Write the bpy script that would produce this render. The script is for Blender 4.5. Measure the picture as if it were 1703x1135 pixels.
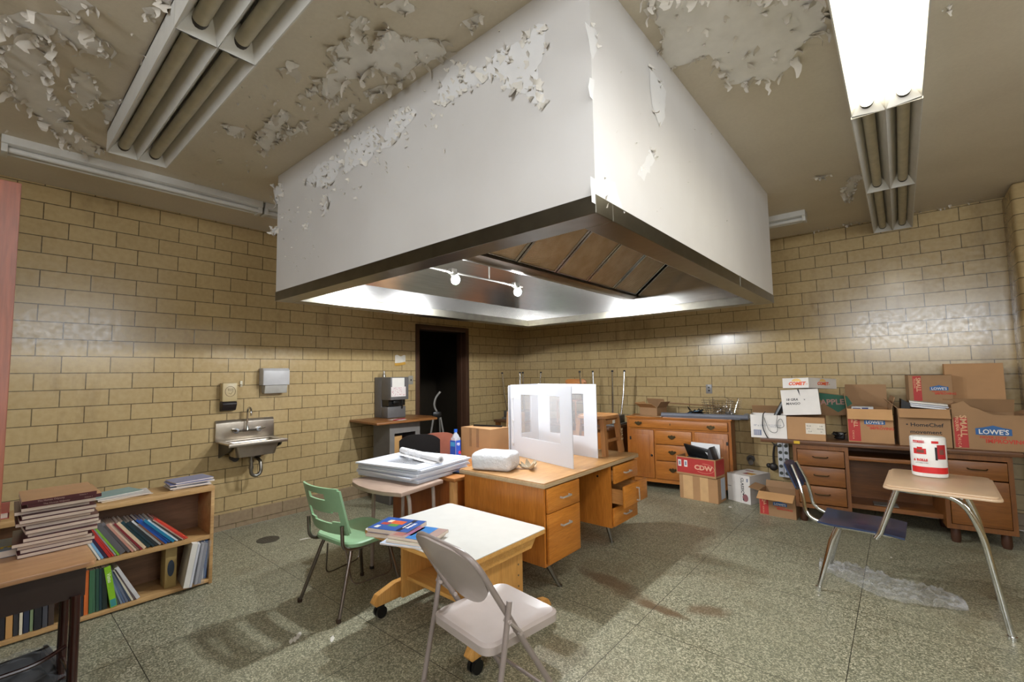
import bpy, bmesh, math, random
from mathutils import Matrix, Vector, noise
from mathutils.geometry import delaunay_2d_cdt
R = math.radians
random.seed(7)
SC = bpy.context.scene
COL = SC.collection
for o in list(bpy.data.objects):
    bpy.data.objects.remove(o)

# ------------------------------------------------------------------ camera
camd = bpy.data.cameras.new('camera')
camd.sensor_width = 36.0
camd.lens = 753.465 / 1703 * 36.0
camd.clip_start = .03
cam = bpy.data.objects.new('camera', camd)
COL.objects.link(cam)
def look(yaw, pit, roll):
    fw = Vector((-math.sin(yaw)*math.cos(pit), math.cos(yaw)*math.cos(pit), math.sin(pit)))
    rt = Vector((math.cos(yaw), math.sin(yaw), 0)); up = rt.cross(fw)
    r2 = rt*math.cos(roll)+up*math.sin(roll); u2 = -rt*math.sin(roll)+up*math.cos(roll)
    return Matrix((r2, u2, -fw)).transposed()
cam.matrix_world = Matrix.Translation((5.093, -6.116, 1.475)) @ look(.7070, .0720, -.0160).to_4x4()
SC.camera = cam

# ------------------------------------------------------------------ light and exposure
vs = SC.view_settings
SC.display_settings.display_device = 'sRGB'
vs.view_transform = 'Standard'; vs.look = 'None'; vs.gamma = 1.0; vs.use_curve_mapping = False
vs.exposure = 0.18
world = bpy.data.worlds.new('sky'); SC.world = world; world.use_nodes = True
bg = world.node_tree.nodes['Background']
bg.inputs['Color'].default_value = (.75, .87, 1, 1); bg.inputs['Strength'].default_value = .5
def daylight(name, loc, rot, sx, sy, power, col):
    l = bpy.data.lights.new(name, 'AREA'); l.shape = 'RECTANGLE'; l.size = sx; l.size_y = sy
    l.energy = power; l.color = col
    o = bpy.data.objects.new(name, l); COL.objects.link(o); o.location = loc; o.rotation_euler = rot
    return o
DAY = (.90, .95, 1.0)
daylight('daylight', (5.55, -9.15, 2.42), (R(-90), 0, R(180)), 2.7, 1.0, 145, DAY)     # through the windows behind the camera
daylight('daylight', (8.15, -4.75, 2.42), (R(-90), 0, R(-90)), 2.3, 1.0, 60, DAY)      # through the side windows
NEAR_TUBE_POWER = 34.0 # cooler, stronger tubes of the fixture right above the camera
TUBE_POWER = 11.5      # emission of the lit fluorescent tubes
BULB_POWER = 2000.0     # emission of the two bulbs inside the hood

# ------------------------------------------------------------------ mesh helpers
def c8(r, g, b):
    f = lambda v: (v/255/12.92) if v/255 <= .04045 else ((v/255+.055)/1.055)**2.4
    return (f(r), f(g), f(b), 1)
def rotz(a): return Matrix.Rotation(a, 4, 'Z')
def trs(x, y, z): return Matrix.Translation((x, y, z))
def plane(o, xd, up):
    x = Vector(xd).normalized(); y = Vector(up); y = (y - x*y.dot(x)).normalized(); z = x.cross(y)
    m = Matrix((x, y, z)).transposed().to_4x4(); m.translation = Vector(o)
    return m
class MB:
    """collects shapes into one mesh"""
    def __init__(s, T=None, mat=None):
        s.bm = bmesh.new(); s.T = T.copy() if T else Matrix(); s.mats = []; s.i = 0
        if mat: s.m(mat)
    def m(s, mat):
        if mat not in s.mats: s.mats.append(mat)
        s.i = s.mats.index(mat); return s
    def _fin(s, vs, fs, M=None):
        X = s.T @ M if M else s.T
        for v in vs: v.co = X @ v.co
        for f in fs: f.material_index = s.i
        if X.determinant() < 0: bmesh.ops.reverse_faces(s.bm, faces=fs)
    def raw(s, co, faces, M=None):
        vs = [s.bm.verts.new(Vector(p)) for p in co]; fs = []
        for f in faces:
            try: fs.append(s.bm.faces.new([vs[i] for i in f]))
            except ValueError: pass
        s._fin(vs, fs, M); return s
    def box(s, x0, x1, y0, y1, z0, z1, b=0, seg=2, M=None):
        if b <= 0:
            co = [(x, y, z) for z in (z0, z1) for y in (y0, y1) for x in (x0, x1)]
            return s.raw(co, [(0,2,3,1), (4,5,7,6), (0,1,5,4), (2,6,7,3), (0,4,6,2), (1,3,7,5)], M)
        t = bmesh.new(); bmesh.ops.create_cube(t, size=1)
        for v in t.verts: v.co = Vector(((x0+x1)/2+v.co.x*(x1-x0), (y0+y1)/2+v.co.y*(y1-y0), (z0+z1)/2+v.co.z*(z1-z0)))
        b = min(b, .49*min(abs(x1-x0), abs(y1-y0), abs(z1-z0)))
        bmesh.ops.bevel(t, geom=list(t.edges), offset=b, segments=seg, profile=.5, affect='EDGES')
        return s.take(t, M)
    def take(s, t, M=None):
        t.verts.index_update()
        co = [v.co.copy() for v in t.verts]; fa = [[v.index for v in f.verts] for f in t.faces]
        t.free(); return s.raw(co, fa, M)
    def prism(s, poly, ax, a0, a1, b=0, M=None):
        k = {'x': lambda u, v, a: (a, u, v), 'y': lambda u, v, a: (u, a, v), 'z': lambda u, v, a: (u, v, a)}[ax]
        n = len(poly); t = bmesh.new()
        lo = [t.verts.new(k(u, v, a0)) for u, v in poly]; hi = [t.verts.new(k(u, v, a1)) for u, v in poly]
        t.faces.new(lo[::-1]); t.faces.new(hi)
        for i in range(n): t.faces.new((lo[i], lo[(i+1) % n], hi[(i+1) % n], hi[i]))
        bmesh.ops.recalc_face_normals(t, faces=list(t.faces))
        if b > 0:
            ed = [e for e in t.edges]
            bmesh.ops.bevel(t, geom=ed, offset=b, segments=2, profile=.5, affect='EDGES')
        return s.take(t, M)
    def tube(s, pts, r, seg=8, closed=False, cap=True, M=None):
        pts = [Vector(p) for p in pts]; n = len(pts)
        rs = r if isinstance(r, (list, tuple)) else [r]*n
        tg = []
        for i in range(n):
            a = pts[(i-1) % n] if (closed or i > 0) else pts[i]; b = pts[(i+1) % n] if (closed or i < n-1) else pts[i]
            tg.append((b-a).normalized())
        u = tg[0].orthogonal().normalized(); co = []; fa = []
        for i in range(n):
            if i: u = (u - tg[i]*u.dot(tg[i])).normalized()
            w = tg[i].cross(u)
            for k in range(seg):
                a = 2*math.pi*k/seg; co.append(pts[i]+(u*math.cos(a)+w*math.sin(a))*rs[i])
        for i in range(n if closed else n-1):
            j = (i+1) % n
            for k in range(seg): fa.append((i*seg+k, i*seg+(k+1) % seg, j*seg+(k+1) % seg, j*seg+k))
        if cap and not closed: fa.append(tuple(range(seg))[::-1]); fa.append(tuple((n-1)*seg+k for k in range(seg)))
        return s.raw(co, fa, M)
    def cyl(s, p0, p1, r, r2=None, seg=14, M=None): return s.tube([p0, p1], [r, r if r2 is None else r2], seg, M=M)
    def lathe(s, prof, c=(0, 0, 0), seg=20, M=None):
        co = []; fa = []; n = len(prof)
        for r, z in prof:
            for k in range(seg): a = 2*math.pi*k/seg; co.append((c[0]+r*math.cos(a), c[1]+r*math.sin(a), c[2]+z))
        for i in range(n-1):
            for k in range(seg): fa.append((i*seg+k, i*seg+(k+1) % seg, (i+1)*seg+(k+1) % seg, (i+1)*seg+k))
        fa.append(tuple(range(seg))[::-1]); fa.append(tuple((n-1)*seg+k for k in range(seg)))
        return s.raw(co, fa, M)
    def sphere(s, c, r, sx=1, sy=1, sz=1, seg=14, M=None):
        t = bmesh.new(); bmesh.ops.create_uvsphere(t, u_segments=seg, v_segments=max(6, seg//2+2), radius=r)
        for v in t.verts: v.co = Vector((v.co.x*sx, v.co.y*sy, v.co.z*sz))+Vector(c)
        return s.take(t, M)
    def grid(s, fn, nu, nv, th=0, M=None):
        """sheet fn(u,v) with u,v in 0..1, given thickness th along its normal"""
        P = [[Vector(fn(i/nu, j/nv)) for j in range(nv+1)] for i in range(nu+1)]
        co = [p for r_ in P for p in r_]; w = nv+1
        fa = [(i*w+j, (i+1)*w+j, (i+1)*w+j+1, i*w+j+1) for i in range(nu) for j in range(nv)]
        if th:
            N = []
            for i in range(nu+1):
                for j in range(nv+1):
                    du = P[min(i+1, nu)][j]-P[max(i-1, 0)][j]; dv = P[i][min(j+1, nv)]-P[i][max(j-1, 0)]
                    N.append(du.cross(dv).normalized())
            k = len(co); co = co+[p-n_*th for p, n_ in zip(co, N)]
            fa2 = [tuple(q+k for q in f[::-1]) for f in fa]
            ring = [i*w for i in range(nu+1)]+[nu*w+j for j in range(1, nv+1)]+[i*w+nv for i in range(nu-1, -1, -1)]+[j for j in range(nv-1, 0, -1)]
            side = [(ring[a], ring[a-1], ring[a-1]+k, ring[a]+k) for a in range(len(ring))]
            fa = fa+fa2+side
        return s.raw(co, fa, M)
    def text(s, body, size, M, ext=.0004, bold=0, shear=0, spacing=1.0, sx=1):
        cu = bpy.data.curves.new('t', 'FONT'); cu.body = body; cu.size = size; cu.align_x = 'CENTER'; cu.align_y = 'CENTER'
        cu.extrude = ext; cu.resolution_u = 2; cu.offset = bold; cu.shear = shear; cu.space_character = spacing
        ob = bpy.data.objects.new('t', cu); me = bpy.data.meshes.new_from_object(ob)
        co = [(v.co.x*sx, v.co.y, v.co.z) for v in me.vertices]; fa = [tuple(p.vertices) for p in me.polygons]
        bpy.data.objects.remove(ob); bpy.data.curves.remove(cu); bpy.data.meshes.remove(me)
        return s.raw(co, fa, M)
    def build(s, name, parent=None, smooth=True, label=None, **kw):
        me = bpy.data.meshes.new(name)
        s.bm.normal_update(); s.bm.to_mesh(me); s.bm.free()
        for m_ in s.mats: me.materials.append(m_)
        if smooth:
            me.polygons.foreach_set('use_smooth', [True]*len(me.polygons)); me.set_sharp_from_angle(angle=R(38))
        o = bpy.data.objects.new(name, me); COL.objects.link(o)
        if parent is not None: o.parent = parent
        if label: o['label'] = label
        for k, v in kw.items(): o[k] = v
        return o
def thing(name, label, cat, loc=(0, 0, 0), rz=0, group=None):
    o = bpy.data.objects.new(name, None); COL.objects.link(o); o.empty_display_size = .1
    o.location = loc; o.rotation_euler = (0, 0, rz); o['label'] = label; o['category'] = cat
    if group: o['group'] = group
    o.matrix_basis  # noqa
    return o
def inv(o): return (Matrix.Translation(o.location) @ o.rotation_euler.to_matrix().to_4x4()).inverted()
def solo(mb, name, label, cat, loc, rz=0, group=None, rot=None, kind=None):
    """a thing that is one mesh, authored around its own base point"""
    o = mb.build(name); o.location = loc; o.rotation_euler = rot or (0, 0, rz); o['label'] = label; o['category'] = cat
    if group: o['group'] = group
    if kind: o['kind'] = kind
    return o
def arc(c, r, a0, a1, n, ax='xz'):
    out = []
    for i in range(n+1):
        a = R(a0+(a1-a0)*i/n); u, v = r*math.cos(a), r*math.sin(a)
        out.append({'xz': (c[0]+u, c[1], c[2]+v), 'yz': (c[0], c[1]+u, c[2]+v), 'xy': (c[0]+u, c[1]+v, c[2])}[ax])
    return out
def fillet(pts, r, n=5):
    """round the inner corners of a polyline"""
    pts = [Vector(p) for p in pts]; out = [pts[0]]
    for i in range(1, len(pts)-1):
        a, b, d = pts[i-1], pts[i], pts[i+1]
        rr = min(r, (a-b).length*.48, (d-b).length*.48)
        p, q = b+(a-b).normalized()*rr, b+(d-b).normalized()*rr
        for k in range(n+1):
            t = k/n; out.append(p*(1-t)**2+b*2*t*(1-t)+q*t*t)
    out.append(pts[-1]); return out
def rrect(x0, x1, y0, y1, r, n=4):
    out = []
    for cx, cy, a in ((x1-r, y1-r, 0), (x0+r, y1-r, 90), (x0+r, y0+r, 180), (x1-r, y0+r, 270)):
        for i in range(n+1): t = R(a+90*i/n); out.append((cx+r*math.cos(t), cy+r*math.sin(t)))
    return out

# ------------------------------------------------------------------ materials
class NT:
    def __init__(s, name):
        s.mat = bpy.data.materials.new(name); s.mat.use_nodes = True; s.t = s.mat.node_tree
        s.b = s.t.nodes['Principled BSDF']; s.tc = None
    def n(s, ty, **kw):
        x = s.t.nodes.new(ty)
        for k, v in kw.items(): setattr(x, k, v)
        return x
    def l(s, a, b): s.t.links.new(a, b)
    def obj(s, scale=(1, 1, 1), loc=(0, 0, 0)):
        if not s.tc: s.tc = s.n('ShaderNodeTexCoord')
        mp = s.n('ShaderNodeMapping'); mp.inputs['Scale'].default_value = scale; mp.inputs['Location'].default_value = loc
        s.l(s.tc.outputs['Object'], mp.inputs['Vector']); return mp.outputs['Vector']
    def noise(s, vec, scale, detail=3, rough=.5):
        x = s.n('ShaderNodeTexNoise'); x.inputs['Scale'].default_value = scale; x.inputs['Detail'].default_value = detail
        x.inputs['Roughness'].default_value = rough; s.l(vec, x.inputs['Vector']); return x.outputs['Fac']
    def ramp(s, fac, stops):
        x = s.n('ShaderNodeValToRGB'); e = x.color_ramp.elements
        while len(e) < len(stops): e.new(.5)
        for k, (p, col) in enumerate(stops): e[k].position = p; e[k].color = col
        s.l(fac, x.inputs['Fac']); return x.outputs['Color']
    def mix(s, fac, a, b, mode='MIX'):
        x = s.n('ShaderNodeMix', data_type='RGBA', blend_type=mode)
        for sk, v in ((x.inputs[0], fac), (x.inputs[6], a), (x.inputs[7], b)):
            if hasattr(v, 'is_linked'): s.l(v, sk)
            else: sk.default_value = v
        return x.outputs[2]
    def bump(s, h, strength=.3, dist=.01):
        x = s.n('ShaderNodeBump'); x.inputs['Strength'].default_value = strength; x.inputs['Distance'].default_value = dist
        s.l(h, x.inputs['Height']); return x
    def set(s, color=None, rough=None, metal=None, normal=None, **kw):
        for k, v in (('Base Color', color), ('Roughness', rough), ('Metallic', metal), ('Normal', normal)):
            if v is None: continue
            if hasattr(v, 'is_linked'): s.l(v, s.b.inputs[k])
            else: s.b.inputs[k].default_value = v
        for k, v in kw.items(): s.b.inputs[k.replace('_', ' ')].default_value = v
        return s
_flat = {}
def flat(rgb, rough=.5, metal=0.0, var=.08):
    key = (rgb, rough, metal)
    if key in _flat: return _flat[key]
    t = NT('paint_%d_%d_%d' % rgb); col = c8(*rgb)
    f = t.noise(t.obj(), 14, 4)
    dark = tuple(v*(1-var*1.6) for v in col[:3])+(1,)
    t.set(t.ramp(f, [(.3, dark), (.7, col)]), rough, metal)
    _flat[key] = t.mat; return t.mat
def wood(name, a, b, rough=.4, ax='x', sc=1.0):
    t = NT(name); s = {'x': (1.3, 16, 16), 'y': (16, 1.3, 16), 'z': (16, 16, 1.3)}[ax]
    v = t.obj(tuple(k*sc for k in s)); f = t.noise(v, 1.6, 8, .62)
    v2 = t.obj(tuple(k*sc*5 for k in s)); g = t.noise(v2, 2.0, 3)
    col = t.ramp(f, [(.3, c8(*a)), (.7, c8(*b))]); col2 = t.mix(.22, col, t.ramp(g, [(.35, c8(*[int(k*.6) for k in a])), (.65, c8(*b))]))
    t.set(col2, rough, normal=t.bump(g, .06, .004).outputs[0]); return t.mat
def metal(name, rgb, rough=.25, stretch=None, bump=.05):
    t = NT(name); v = t.obj(stretch or (1, 1, 1)); f = t.noise(v, 12, 5)
    t.set(t.ramp(f, [(.3, tuple(k*.8 for k in c8(*rgb)[:3])+(1,)), (.7, c8(*rgb))]), rough, 1.0, t.bump(f, bump, .004).outputs[0]); return t.mat
def tile_mat(name, ax, off):
    """glazed running-bond tile; ax = which object axis runs along the wall"""
    t = NT(name); tc = t.n('ShaderNodeTexCoord'); t.tc = tc
    sp = t.n('ShaderNodeSeparateXYZ'); t.l(tc.outputs['Object'], sp.inputs[0])
    cb = t.n('ShaderNodeCombineXYZ'); t.l(sp.outputs[ax], cb.inputs[0]); t.l(sp.outputs[2], cb.inputs[1])
    mp = t.n('ShaderNodeMapping'); mp.inputs['Location'].default_value = (off, -.0455, 0); t.l(cb.outputs[0], mp.inputs[0])
    br = t.n('ShaderNodeTexBrick'); br.offset = .5; br.squash = 1
    for k, v in (('Scale', 1), ('Brick Width', .2966), ('Row Height', .1355), ('Mortar Size', .0037), ('Mortar Smooth', .1), ('Bias', 0)): br.inputs[k].default_value = v
    br.inputs['Color1'].default_value = c8(182, 157, 112); br.inputs['Color2'].default_value = c8(172, 147, 104)
    br.inputs['Mortar'].default_value = c8(54, 38, 26)
    t.l(mp.outputs[0], br.inputs['Vector'])
    n1 = t.noise(t.obj(), 1.1, 4); n2 = t.noise(t.obj(), 26, 4)
    col = t.mix(.3, br.outputs['Color'], t.mix(.5, br.outputs['Color'], t.ramp(n1, [(.3, c8(120, 102, 70)), (.7, c8(206, 188, 146))])))
    col = t.mix(.12, col, t.ramp(n2, [(.3, c8(120, 98, 66)), (.65, c8(206, 188, 140))]))
    dirt = t.noise(t.obj((1.2, 1.2, .35), (3, 1, 0)), 2.2, 6, .7)
    col = t.mix(t.ramp(dirt, [(.56, (0, 0, 0, 1)), (.78, (.5, .5, .5, 1))]), col, c8(110, 84, 56))
    h = t.mix(.12, br.outputs['Fac'], t.noise(t.obj(), 7, 2))
    b = t.bump(h, .35, .003); b.invert = True
    t.set(col, t.ramp(n2, [(.3, (.13, .13, .13, 1)), (.7, (.26, .26, .26, 1))]), normal=b.outputs[0]); return t.mat

T_LEFT = tile_mat('glazed_tile_left', 1, 5.704)
T_BACK = tile_mat('glazed_tile_back', 0, -5.9077)
def ceiling_mat():
    t = NT('ceiling_paint'); f = t.noise(t.obj(), 1.3, 5); g = t.noise(t.obj(), 60, 3)
    col = t.ramp(f, [(.3, c8(204, 193, 174)), (.7, c8(216, 206, 187))])
    t.set(t.mix(.1, col, t.ramp(g, [(.3, c8(160, 148, 130)), (.7, c8(214, 204, 184))])), .7, normal=t.bump(g, .12, .004).outputs[0]); return t.mat
M_CEIL = ceiling_mat()
M_UNDER = flat((234, 230, 224), .8, var=.06)
M_FLAKE = flat((214, 206, 194), .75)
def hood_mat():
    t = NT('hood_paint'); f = t.noise(t.obj(), 2.2, 5); g = t.noise(t.obj(), 46, 4)
    col = t.ramp(f, [(.3, c8(208, 204, 200)), (.7, c8(216, 213, 210))])
    t.set(col, .42, normal=t.bump(g, .1, .003).outputs[0]); return t.mat
M_HOOD = hood_mat()
def floor_mat():
    t = NT('terrazzo'); v = t.obj()
    vo = t.n('ShaderNodeTexVoronoi'); vo.inputs['Scale'].default_value = 150; t.l(v, vo.inputs['Vector'])
    sp = t.n('ShaderNodeSeparateColor'); t.l(vo.outputs['Color'], sp.inputs[0])
    chip = t.ramp(sp.outputs[0], [(0, c8(104, 104, 88)), (.35, c8(140, 138, 120)), (.62, c8(168, 164, 144)), (.9, c8(204, 198, 178))])
    vo2 = t.n('ShaderNodeTexVoronoi', feature='DISTANCE_TO_EDGE'); vo2.inputs['Scale'].default_value = 150; t.l(v, vo2.inputs['Vector'])
    col = t.mix(t.ramp(vo2.outputs['Distance'], [(.03, (.55, .55, .55, 1)), (.16, (0, 0, 0, 1))]), chip, c8(112, 116, 96))
    big = t.noise(v, .8, 5, .6)
    col = t.mix(.45, col, t.ramp(big, [(.3, c8(112, 116, 100)), (.7, c8(156, 152, 132))]), 'SOFT_LIGHT')
    st = t.noise(t.obj((1, 1, 1), (2.3, 5.1, 0)), 1.5, 6, .65)
    col = t.mix(t.ramp(st, [(.55, (0, 0, 0, 1)), (.75, (.5, .5, .5, 1))]), col, c8(112, 96, 70))
    wob = t.n('ShaderNodeVectorMath', operation='ADD'); nz = t.n('ShaderNodeTexNoise'); nz.inputs['Scale'].default_value = 4; nz.inputs['Detail'].default_value = 5; t.l(v, nz.inputs['Vector'])
    sc0 = t.n('ShaderNodeVectorMath', operation='SCALE'); sc0.inputs['Scale'].default_value = .22; t.l(nz.outputs['Color'], sc0.inputs[0]); t.l(v, wob.inputs[0]); t.l(sc0.outputs[0], wob.inputs[1])
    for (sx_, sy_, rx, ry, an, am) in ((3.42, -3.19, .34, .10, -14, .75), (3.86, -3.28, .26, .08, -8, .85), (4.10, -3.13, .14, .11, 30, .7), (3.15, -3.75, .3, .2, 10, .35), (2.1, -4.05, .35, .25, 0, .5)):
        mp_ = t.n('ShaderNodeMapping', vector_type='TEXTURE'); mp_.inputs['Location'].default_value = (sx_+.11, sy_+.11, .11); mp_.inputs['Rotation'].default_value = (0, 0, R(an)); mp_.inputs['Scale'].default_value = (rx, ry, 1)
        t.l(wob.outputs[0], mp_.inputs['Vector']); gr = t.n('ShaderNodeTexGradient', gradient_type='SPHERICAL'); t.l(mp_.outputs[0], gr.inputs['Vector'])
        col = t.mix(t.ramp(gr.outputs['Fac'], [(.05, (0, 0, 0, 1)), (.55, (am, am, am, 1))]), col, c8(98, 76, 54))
    br = t.n('ShaderNodeTexBrick'); br.offset = 0
    for k, w in (('Scale', 1), ('Brick Width', .975), ('Row Height', .975), ('Mortar Size', .0022), ('Mortar Smooth', .1)): br.inputs[k].default_value = w
    mp = t.obj((1, 1, 1), (-4.81+.975*8, 4.54+.975*8, 0)); t.l(mp, br.inputs['Vector'])
    col = t.mix(br.outputs['Fac'], col, c8(52, 50, 40))
    sc = t.noise(t.obj(), 5, 5)
    t.set(col, t.ramp(sc, [(.3, (.34, .34, .34, 1)), (.7, (.5, .5, .5, 1))])); return t.mat
M_FLOOR = floor_mat()
M_STEEL = metal('brushed_steel', (206, 204, 200), .24, (1, 1, 14))
M_LINING = metal('brushed_lining', (200, 198, 195), .17, (.25, .25, 26), .07)
M_LINING.node_tree.nodes['Principled BSDF'].inputs['Metallic'].default_value = .985
M_STEEL2 = metal('dull_steel', (150, 146, 138), .36)
M_CHROME = metal('chrome', (222, 222, 222), .08, bump=.01)
M_GREYTUBE = metal('grey_tube', (150, 142, 138), .3)
M_DARK = flat((28, 26, 25), .5); M_BLACK = flat((16, 16, 17), .35); M_RUBBER = flat((40, 36, 34), .7)
M_WHITE = flat((226, 225, 226), .5, var=.02); M_PAPER = flat((224, 220, 212), .7, var=.04)
M_DOORF = flat((72, 48, 34), .45)
M_PAGES = flat((222, 206, 190), .75)

# ------------------------------------------------------------------ the room
HC = 3.04
def struct(mb, name, loc=(0, 0, 0), smooth=True):
    o = mb.build(name, smooth=smooth); o['kind'] = 'structure'; o.location = loc; return o
struct(MB(mat=M_FLOOR).box(-2.4, 8.2, -9.2, .2, -.1, 0), 'floor')
ceil_mb = MB(mat=M_CEIL).box(0, 8.2, -9.2, .2, HC, HC+.1)
w = MB(mat=T_LEFT)
DY0, DY1, DZ = -2.20, -1.22, 2.17
for y0, y1, z0, z1 in ((-9.2, DY0, 0, HC), (DY1, .2, 0, HC), (DY0, DY1, DZ, HC)): w.box(-.2, 0, y0, y1, z0, z1)
struct(w, 'wall_left', smooth=False)
struct(MB(mat=T_BACK).box(0, 8.2, 0, .2, 0, HC), 'wall_back', smooth=False)
# pier at the right end of the back wall, bullnosed at its free edge
w = MB(mat=T_LEFT).box(5.90, 8.0, -.46, .05, 0, HC, b=.035, seg=3)
struct(w, 'wall_pier')
def wall_win(name, along, fixed0, fixed1, a0, a1, wins, mat):
    w = MB(mat=mat); z0, z1 = 1.9, 2.95; cur = a0
    def put(u0, u1, v0, v1):
        if along == 'x': w.box(u0, u1, fixed0, fixed1, v0, v1)
        else: w.box(fixed0, fixed1, u0, u1, v0, v1)
    for u0, u1 in wins:
        put(cur, u0, 0, HC); put(u0, u1, 0, z0); put(u0, u1, z1, HC); cur = u1
    put(cur, a1, 0, HC); struct(w, name, smooth=False)
wall_win('wall_front', 'x', -9.2, -9.0, 0, 8.2, [(4.15, 6.95)], T_BACK)
wall_win('wall_right', 'y', 8.0, 8.2, -9.0, -.3, [(-5.95, -3.55)], T_LEFT)
for n_, (ax, a0, a1, p) in enumerate((('x', 4.15, 6.95, -9.1), ('y', -5.95, -3.55, 8.1))):
    w = MB(mat=M_WHITE)
    for k in range(5):
        u = a0+(a1-a0)*k/4
        if ax == 'x': w.box(u-.025, u+.025, p-.03, p+.03, 1.9, 2.95)
        else: w.box(p-.03, p+.03, u-.025, u+.025, 1.9, 2.95)
    for z in (1.92, 2.93):
        if ax == 'x': w.box(a0, a1, p-.025, p+.025, z-.02, z+.02)
        else: w.box(p-.025, p+.025, a0, a1, z-.02, z+.02)
    struct(w, 'window_%d' % (n_+1))
M_BASE = tile_mat('base_tile', 1, 5.6); 
nt = M_BASE.node_tree
for nd in nt.nodes:
    if nd.type == 'TEX_BRICK':
        nd.inputs['Row Height'].default_value = .5; nd.inputs['Brick Width'].default_value = .2966
        nd.inputs['Color1'].default_value = c8(140, 118, 98); nd.inputs['Color2'].default_value = c8(132, 112, 92)
w = MB(mat=M_BASE)
for y0, y1 in ((-9.0, DY0-.05), (DY1+.05, 0)): w.prism([(0, 0), (.012, 0), (.010, .006), (.009, .03), (.008, .15), (0, .156)], 'y', y0, y1)
struct(w, 'baseboard_left')
struct(MB(mat=M_BASE).prism([(0, 0), (-.012, 0), (-.010, .006), (-.009, .03), (-.008, .15), (0, .156)], 'x', 0, 5.9), 'baseboard_back')
# door frame and the dark passage behind it
w = MB(mat=M_DOORF)
for y0, y1 in ((DY0-.02, DY0+.05), (DY1-.05, DY1+.02)):
    w.box(-.2, .012, y0, y1, 0, DZ+.02, b=.006)
w.box(-.2, .012, DY0+.05, DY1-.05, DZ-.05, DZ+.02, b=.006)
w.box(-.12, -.08, DY0+.05, DY0+.065, 0, DZ-.05); w.box(-.12, -.08, DY1-.065, DY1-.05, 0, DZ-.05)
struct(w, 'door_1')
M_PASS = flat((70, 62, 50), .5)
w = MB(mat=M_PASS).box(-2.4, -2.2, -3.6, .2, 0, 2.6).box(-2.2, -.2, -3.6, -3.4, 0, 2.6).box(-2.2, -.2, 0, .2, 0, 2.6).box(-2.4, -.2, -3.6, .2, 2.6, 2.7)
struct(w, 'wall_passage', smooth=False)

# ------------------------------------------------------------------ peeling paint
def jag(poly, amp, step, seed):
    rnd = random.Random(seed); out = []
    for i in range(len(poly)):
        a = Vector(poly[i]); b = Vector(poly[(i+1) % len(poly)]); n = max(1, int((b-a).length/step))
        for k in range(n):
            p = a+(b-a)*(k/n); out.append((p.x+rnd.uniform(-amp, amp), p.y+rnd.uniform(-amp, amp)))
    return out
def patch(mb, poly, fr, h):
    """thin bare patch: fr maps (u,v,h) to 3-D, h towards the room"""
    n = len(poly)
    vs, _, fs = delaunay_2d_cdt([Vector(p) for p in poly], [(i, (i+1) % n) for i in range(n)], [], 1, 1e-5)[:3]
    fs = [f for f in fs if inside(sum((vs[i] for i in f), Vector((0, 0)))/len(f), poly)]
    mb.raw([fr(p[0], p[1], h) for p in vs], fs)
def curl(mb, p, ang, L, W, fr, rnd, bend):
    """one flake: a tapering strip that leaves the surface at p and curls into the room"""
    n = 4; u, v = p; h = .002; a = rnd.uniform(.05, .5); co = []; c_, s_ = math.cos(ang), math.sin(ang); w = W
    for i in range(n+1):
        ww = W*(1-.75*(i/n)**1.4)*rnd.uniform(.75, 1.15); sk = rnd.uniform(-.2, .2)*W
        for sg in (-1, 1): co.append(fr(u+(-s_)*(ww*sg*.5+sk), v+c_*(ww*sg*.5+sk), h))
        u += c_*math.cos(a)*L/n; v += s_*math.cos(a)*L/n; h += math.sin(a)*L/n; a += bend*rnd.uniform(.5, 1.4)/n
        h = max(h, .0015)
    mb.raw(co, [(2*i, 2*i+1, 2*i+3, 2*i+2) for i in range(n)])
def inside(p, poly):
    x, y = p; c_ = False; j = len(poly)-1
    for i in range(len(poly)):
        xi, yi = poly[i]; xj, yj = poly[j]
        if (yi > y) != (yj > y) and x < (xj-xi)*(y-yi)/(yj-yi)+xi: c_ = not c_
        j = i
    return c_
def peel(mb_patch, mb_flake, polys, fr, seed, dens, lo, hi, amp, inner=.35):
    rnd = random.Random(seed)
    for k, poly in enumerate(polys):
        jp = jag(poly, amp, amp*2.6, seed*31+k); patch(mb_patch, jp, fr, .0012+.0002*(k % 3))
        cx = sum(p[0] for p in poly)/len(poly); cy = sum(p[1] for p in poly)/len(poly)
        for i in range(len(poly)):
            a = Vector(poly[i]); b = Vector(poly[(i+1) % len(poly)]); L = (b-a).length; m = int(L*dens*rnd.uniform(.5, 1.2)+rnd.random())
            for q in range(m):
                p = a+(b-a)*rnd.random()
                ang = math.atan2(cy-p.y, cx-p.x)+(math.pi if rnd.random() < .4 else 0)+rnd.uniform(-1.0, 1.0)
                z = rnd.uniform(lo, hi)*(.5+rnd.random()**2)
                curl(mb_flake, (p.x, p.y), ang, z, z*rnd.uniform(.45, 1.2), fr, rnd, rnd.choice((1.2, 1.8, 2.6, .4)))
        xs = [p[0] for p in poly]; ys = [p[1] for p in poly]; A = (max(xs)-min(xs))*(max(ys)-min(ys))
        for q in range(int(A*dens*10*inner)+1):
            p = (rnd.uniform(min(xs), max(xs)), rnd.uniform(min(ys), max(ys)))
            if inside(p, poly):
                z = rnd.uniform(lo, hi)*.8
                curl(mb_flake, p, rnd.uniform(0, 6.28), z, z*rnd.uniform(.4, 1.1), fr, rnd, rnd.choice((1.0, 2.0, 2.8)))
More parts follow.
